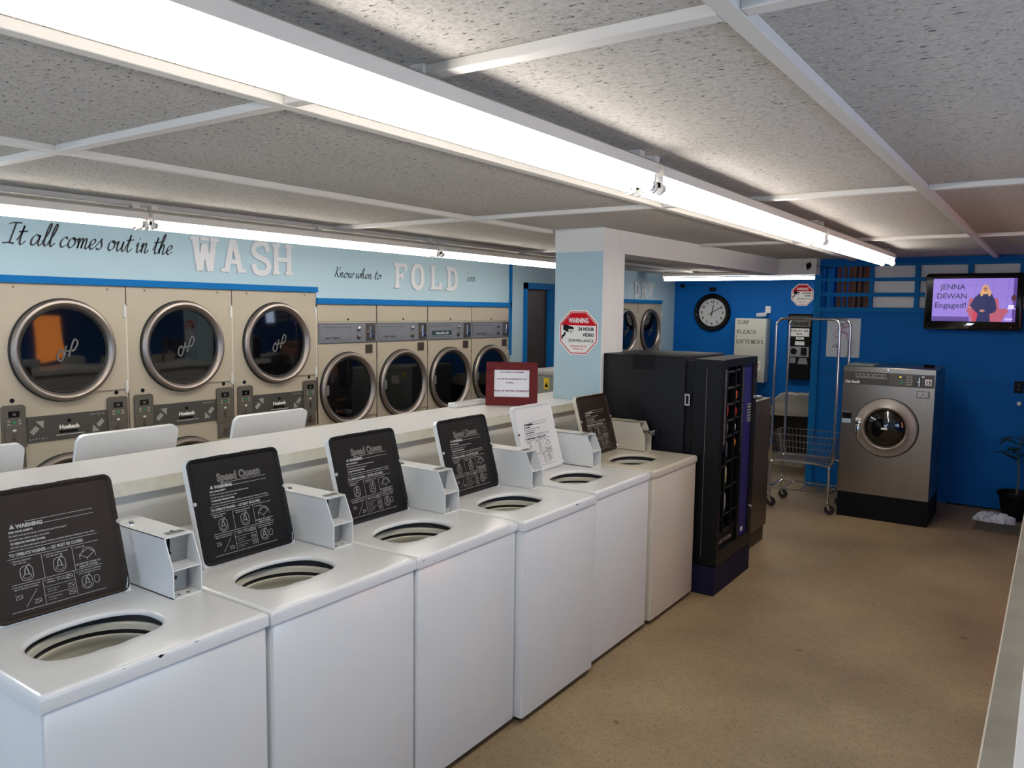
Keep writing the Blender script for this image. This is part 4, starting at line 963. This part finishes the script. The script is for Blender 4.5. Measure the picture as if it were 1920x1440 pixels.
# security cameras and small fittings
t = thing('security_camera', 'black security camera at the top right end of the white header', 'camera', (-2.16, 8.44, 2.30))
G(Matrix.Rotation(R(200), 4, 'Z') @ Matrix.Rotation(R(12), 4, 'X')).tube([(0, -.05, 0), (0, .06, 0)], .026, 16).build('camera_body', BLACK, t)
g = G(); g.tube([(0, .0, .02), (.02, .005, .045)], .008, 8); g.tube(smooth_pts([(.04, .02, .03), (.12, .02, .0), (.25, .03, -.02)], 4), .004, 6); g.build('bracket', BLACK, t)
G().box(-.025, -.005, -.052, -.045, -.03, .02).build('camera_label', SIGNW, t, smooth=False)
t = thing('security_camera', 'white security camera above the soap dispenser', 'camera', (-3.53, 11.66, 1.80))
g = G(); g.box(-.035, .045, 0, .04, .02, .12, .005, 1); g.build('camera_mount', WPAINT, t)
g = G(); g.tube([(-.02, -.02, .0), (-.12, -.10, -.01)], .03, 14); g.tube([(0, 0, .03), (-.03, -.03, 0)], .012, 8); g.build('camera_body', WPAINT, t)
o = G().box(-4.42, -4.33, 11.64, 11.70, 2.14, 2.20, .006).build('wall_sensor', BLACK); tag(o, 'small black box on the blue wall above the clock', 'sensor')
o = G(Matrix.Translation((-4.86, 11.66, 2.22))).lathe([(0, -.03), (.03, -.02), (.035, .01), (.02, .03), (0, .035)], n=16).build('wall_bracket', BLACK); tag(o, 'small dark wall fitting in the top left corner of the clock wall', 'fitting')

# paper poster on blue wall
t = thing('wall_poster', 'white paper poster with pink and black brush marks on the blue wall', 'poster', (-1.825, 8.628, 1.58))
F = face('-Y', 0, 0, 0)
G(F).box(-.162, .162, -.20, .20, 0, .0015).build('poster_sheet', mat('poster_paper', (196, 204, 212), .7), t, smooth=False)
g = G(F); rr = random.Random(8)
for pl in ([(-.1, .02), (-.06, .08), (0, .1), (.06, .12)], [(-.08, .0), (-.02, .03), (.02, .09)], [(0, .06), (.04, .03), (.03, -.02)], [(-.05, .1), (.0, .14), (.05, .15)]):
    g.stroke(smooth_pts(pl, 5), .018, .002, nib=(50, .3))
g.build('pink_brush_marks', mat('pink_ink', (176, 130, 160), .7), t, smooth=False)
g = G(F)
for k in range(6): g.stroke(smooth_pts([(.04, -.02-k*.026), (.08, -.03-k*.026), (.12, -.018-k*.026)], 4), .006, .0025, nib=(30, .3))
for pl in ([(-.02, .15), (.0, .11), (.03, .13)], [(-.06, -.06), (-.1, -.09), (-.05, -.10), (-.07, -.07)], [(0, .09), (-.02, .06), (.02, .05)], [(.04, -.17), (.06, -.19), (.03, -.195)]):
    g.stroke(smooth_pts(pl, 5), .007, .0025, nib=(40, .3))
g.build('black_brush_marks', PRINT_K, t, smooth=False)
# outlet
t = thing('wall_outlet', 'black outlet plate on the blue wall below the television', 'outlet', (-.275, 8.628, 1.17))
G(face('-Y', 0, 0, 0)).box(-.036, .036, -.055, .055, 0, .006, .003, 1).build('outlet_plate', BLACK, t)
g = G(face('-Y', 0, 0, 0)); g.lathe([(.016, .006), (.015, .008), (0, .008)], 0, .02, 16); g.lathe([(.016, .006), (.015, .008), (0, .008)], 0, -.02, 16); g.build('outlet_socket', BLACK_G, t)
o = G(Matrix.Translation((-.262, 8.629, 1.02)) @ face('-Y', 0, 0, 0)).lathe([(.02, 0), (.019, .02), (.012, .028), (0, .028)], n=16).build('door_stop_knob', WPAINT); tag(o, 'small white round knob on the blue wall below the black outlet', 'knob')

# ------------------------------------------------------------------ television
t = thing('television', 'wall-mounted flat television in black frame showing a talk show', 'television', (-1.083, 8.53, 1.688))
F = face('-Y', 0, 0, 0); TW, TH = .80, .53
def fr(i, z, r=.03): return [(x, y, z) for x, y in rrect(i, TW-i, i, TH-i, max(.004, r-i*.5), 5)]
g = G(F); g.loops([fr(.03, -.05), fr(.004, -.03), fr(0, -.01), fr(.002, .004), fr(.012, .010)], cap_last=True, cap_first=True); g.build('tv_frame', BLACK_G, t)
G(F).box(.3, .5, .15, .38, -.095, -.03).build('wall_mount', BLACK, t, smooth=False)
sx0, sx1, sy0, sy1 = .068, .745, .082, .480
def em(n, c, e=1.0): return mat('screen_'+n, c, .3, emit=e)
G(F).prism([(sx0, sy0), (sx1, sy0), (sx1, sy1), (sx0, sy1)], .0102, .0106).build('screen', em('lilac', (150, 124, 216), .55), t, smooth=False)
def scr(g, name, m): return g.build(name, m, t, smooth=False)
S = lambda x, y: (sx0+(sx1-sx0)*x, sy0+(sy1-sy0)*y)
g = G(F)
for x in (.18, .35, .52, .72, .9): g.line(*S(x, .12), *S(x, 1), .0022, .0108)
for y in (.33, .58, .83): g.line(*S(0, y), *S(.95, y+.01), .0022, .0108)
scr(g, 'screen_tile_lines', em('tile_line', (118, 96, 190), .55))
g = G(F); g.flat([S(0, 0), S(.46, 0), S(.46, .11), S(0, .11)], .0109); scr(g, 'screen_floor_band', em('floor', (92, 62, 150), .5))
g = G(F); g.flat([S(.96, 0), S(1, 0), S(1, 1), S(.96, 1)], .0109); scr(g, 'screen_side_band', em('floor', (92, 62, 150), .5))
for s_, x, y, w in (('JENNA', .24, .745, .31), ('DEWAN', .235, .53, .36), ('Engaged!', .225, .315, .38)):
    px, py = S(x, y); g = G(F); g.text(s_, .072, px, py, .0116, width=w*(sx1-sx0), bold=.0006); scr(g, 'screen_caption', em('caption', (38, 26, 92), .35))
g = G(F); g.flat([S(*p) for p in ((.45, .54), (.56, .54), (.57, 0.02), (.49, 0), (.44, .2), (.42, .25), (.44, .32))], .0111); g.flat([S(*p) for p in ((.7, .54), (.79, .54), (.81, .3), (.89, .31), (.92, .24), (.88, .16), (.84, .0), (.5, 0), (.5, .25))], .0111); scr(g, 'screen_armchair', em('armchair', (176, 84, 104), .6))
g = G(F); P = [(.545, .0), (.56, .18), (.48, .32), (.46, .36), (.51, .55), (.57, .66), (.60, .68), (.66, .68), (.71, .64), (.755, .5), (.78, .3), (.76, .22), (.70, .18), (.71, 0)]
g.flat([S(*p) for p in P], .0113); scr(g, 'screen_navy_dress', em('dress', (28, 28, 96), .35))
g = G(F); hx, hy = S(.635, .745); g.flat(circ(hx, hy, .030, 20, .045), .0115); px, py = S(.595, .66); g.flat(circ(px, py, .013, 12, .03), .0115); px, py = S(.685, .66); g.flat(circ(px, py, .014, 12, .03), .0115); scr(g, 'screen_blond_hair', em('hair', (206, 160, 112), .6))
g = G(F); g.flat(circ(hx, hy+.004, .017, 16, .024), .0117); px, py = S(.46, .33); g.flat(circ(px, py, .016, 12, .009), .0117); px, py = S(.61, .25); g.flat(circ(px, py, .022, 12, .012), .0117); scr(g, 'screen_face_and_hands', em('skin', (186, 124, 104), .6))
g = G(F); g.line(hx-.013, hy+.008, hx+.013, hy+.008, .005, .0119); g.line(hx-.006, hy-.008, hx+.006, hy-.008, .003, .0119); scr(g, 'screen_face_details', em('dark_brown', (60, 30, 34), .3))
g = G(F); px, py = S(.97, .55); g.flat(circ(px, py, .02, 9, .03), .0114); scr(g, 'screen_plant', em('plant', (92, 36, 48), .4))
g = G(F); px, py = S(.925, .04); g.text('FOX9', .024, px, py, .0118, bold=.001); px, py = S(.945, .35); g.flat([(px-.022, py-.02), (px+.022, py-.02), (px+.022, py+.015), (px-.022, py+.015)], .0115); g.line(*S(.9, .3), *S(1, .3), .004, .0112); scr(g, 'screen_station_mark', em('mark', (220, 210, 235), .7))
g = G(F); g.flat([(.34, .045), (.40, .045), (.425, .062), (.37, .064), (.36, .055), (.385, .055)], .0104); g.build('tv_badge', CHROME, t, smooth=False)
g = G(F); g.flat(circ(.715, .03, .004, 8), .0104); g.build('power_light', SIGNW, t, smooth=False)

# ------------------------------------------------------------------ framed notice on the counter
fr_o = thing('framed_notice', 'notice in a dark red wooden frame standing on the white counter', 'framed sign', (-3.03, 4.086, 1.203), math.atan2(.174, .287))
M_ = Matrix.Rotation(R(-8), 4, 'X') @ face('-Y', 0, 0, 0)
Wf, Hf = .336, .285
g = G(M_)
for a in ((0, Wf, 0, .058), (0, Wf, Hf-.052, Hf), (0, .054, .05, Hf-.05), (Wf-.054, Wf, .05, Hf-.05)): g.box(a[0], a[1], a[2], a[3], -.012, .006, .003, 1)
g.build('frame', MAHOG, fr_o)
G(M_).box(.05, Wf-.05, .054, Hf-.048, -.008, -.002).build('notice_paper', PAPER, fr_o, smooth=False)
g = G(M_); g.text('NO ATTENDANT ON PREMISES', .011, Wf/2, .215, -.0012, width=.155, bold=.0003); g.text('PLEASE BE CONSIDERATE TO', .013, Wf/2, .170, -.0012, width=.19, bold=.0003); g.text('OTHERS...', .013, Wf/2-.01, .146, -.0012, bold=.0003); g.text('PICK UP AFTER YOURSELF!', .016, Wf/2, .092, -.0012, width=.226, bold=.0004); g.build('notice_lettering', mat('maroon_print', (130, 40, 60), .6), fr_o, smooth=False)
G(M_).box(.14, .2, .0, .19, -.014, -.012).build('easel_back', BLACK, fr_o, smooth=False)
g = G(); g.yprism([(.15, .16), (.19, .16), (.19, .0), (.15, .0)], .0, .003) if 0 else None
# low white box on the counter
o = G(Matrix.Translation((-3.13, 3.86, 1.2005))).box(-.03, .03, 0, .34, 0, .03, .004, 1).build('white_box', WHITE); tag(o, 'low flat white box on the back edge of the counter, left of the framed notice', 'box')
# grey appliance behind the counter
t = thing('grey_appliance', 'grey metal appliance with yellow warning label behind the counter, left of the column', 'appliance', (-4.25, 6.45, 0))
G().box(0, .95, 0, .6, .02, 1.19, .006).build('appliance_body', mat('grey_enamel', (128, 130, 128), .4), t)
G().box(-.005, .955, -.006, .606, 1.19, 1.245, .012).build('appliance_top', mat('pale_grey_enamel', (168, 166, 164), .4), t)
g = G(face('-Y', 0, -.001, 0)); g.box(.17, .23, 1.06, 1.17, 0, .001); g.build('yellow_label', mat('yellow_label', (226, 190, 44), .5), t, smooth=False)
g = G(face('-Y', 0, -.003, 0)); g.flat([(.18, 1.08), (.222, 1.08), (.20, 1.13)]); g.build('label_symbol', BLACK, t, smooth=False)
g = G(face('-Y', 0, -.001, 0)); g.box(.33, .50, .98, 1.10, 0, .001); g.build('white_label', SIGNW, t, smooth=False)
g = G(face('-Y', 0, -.003, 0))
for k in range(6): g.line(.345, 1.085-k*.018, .40+.02*(k % 3), 1.085-k*.018, .003)
g.build('label_print', GREYP, t, smooth=False)
G(face('-Y', 0, -.006, 0)).lathe([(.006, 0), (.006, .004), (0, .004)], .43, 1.21, 10).build('top_screw', STEEL_D, t)

# ------------------------------------------------------------------ right side: ledge, plant, mat
t = thing('window_ledge_counter', 'narrow worn grey counter ledge at the right picture edge', 'counter', (-.082, .6, .83))
G().box(.004, .5, 0, 3.9, .03, .07).build('ledge_top', mat('worn_grey_laminate', (150, 146, 136), .6, noise=(5, .4), spec=.3), t, smooth=False)
G().box(0, .004, 0, 3.9, .03, .0705).build('edge_band', mat('pale_edge_band', (214, 204, 186), .5), t, smooth=False)
for y in (.2, 3.6): G().box(.25, .30, y, y+.05, -.83, .03).build('leg', WPAINT, t, smooth=False)
o = G().box(-.020, .30, .62, 4.2, .9005, .93, .003, 1).build('ledge_sill_board', WPAINT); tag(o, 'white board lying along the narrow ledge at the right picture edge', 'board')
t = thing('potted_plant', 'small leafy plant in a black pot by the blue wall, lower right', 'potted plant', (-.225, 8.32, 0))
G().lathe([(.0, .005), (.10, .005), (.135, .22), (.15, .22), (.15, .25), (.135, .25), (.125, .215)], n=32).build('pot', BLACK, t)
G().lathe([(.125, .215), (0, .22)], n=24).build('soil', DBROWN, t)
stem = G().tube(smooth_pts([(0, 0, .2), (.01, 0, .4), (-.01, .01, .62), (.01, 0, .75)], 4), .008, 8, r1=.004).build('stem', mat('brown_green_stem', (92, 96, 66), .6), t)
LEAF = mat('dark_green_leaf', (34, 58, 36), .4)
rr = random.Random(5)
for k in range(14):
    a = k*2.4; ln = .13+.05*rr.random(); dr = rr.uniform(-.9, -.1); z = .52+.018*k
    P = []
    g = G(Matrix.Translation((0, 0, z)) @ Matrix.Rotation(a, 4, 'Z'))
    n = 8; pr = []
    for i in range(n+1):
        u = i/n; x = .02+ln*u; zz = .06*u+dr*.16*u*u; w = .034*math.sin(math.pi*min(1, u*.93+.05))**.8
        pr.append([(x, -w, zz+.004), (x, 0, zz-.003), (x, w, zz+.004)])
    vs = [[g.v(p) for p in row] for row in pr]
    for A_, B_ in zip(vs, vs[1:]):
        for j in range(2): g.f([A_[j], A_[j+1], B_[j+1], B_[j]])
    g.tube([(0, 0, 0), (.02, 0, .0)], .002, 5)
    g.build('leaf', LEAF, t)
g = G(Matrix.Translation((-.37, 8.11, 0))); rr = random.Random(2); N = 36
L_ = []
for j, (k, z) in enumerate(((1.0, .002), (.92, .035), (.7, .06), (.45, .075), (.2, .05))):
    L_.append([(.15*k*math.cos(2*math.pi*i/N)*(1+.18*math.sin(i*1.7+j)), .085*k*math.sin(2*math.pi*i/N)*(1+.18*math.cos(i*2.3+j)), max(.001, z+(0 if j == 0 else .018*math.sin(i*2.9+j*1.3)))) for i in range(N)])
g.loops(L_, cap_last=True); o = g.build('plastic_bag', mat('white_plastic_film', (206, 212, 222), .35)); tag(o, 'crumpled white plastic bag on the floor beside the black plant pot', 'plastic bag')
o = G().box(-.50, .35, 7.72, 8.02, .001, .010, .003, 1).build('floor_mat', mat('grey_brown_mat', (84, 78, 66), .9, noise=(60, .3))); tag(o, 'thin grey-brown mat on the floor in front of the plant', 'floor mat')
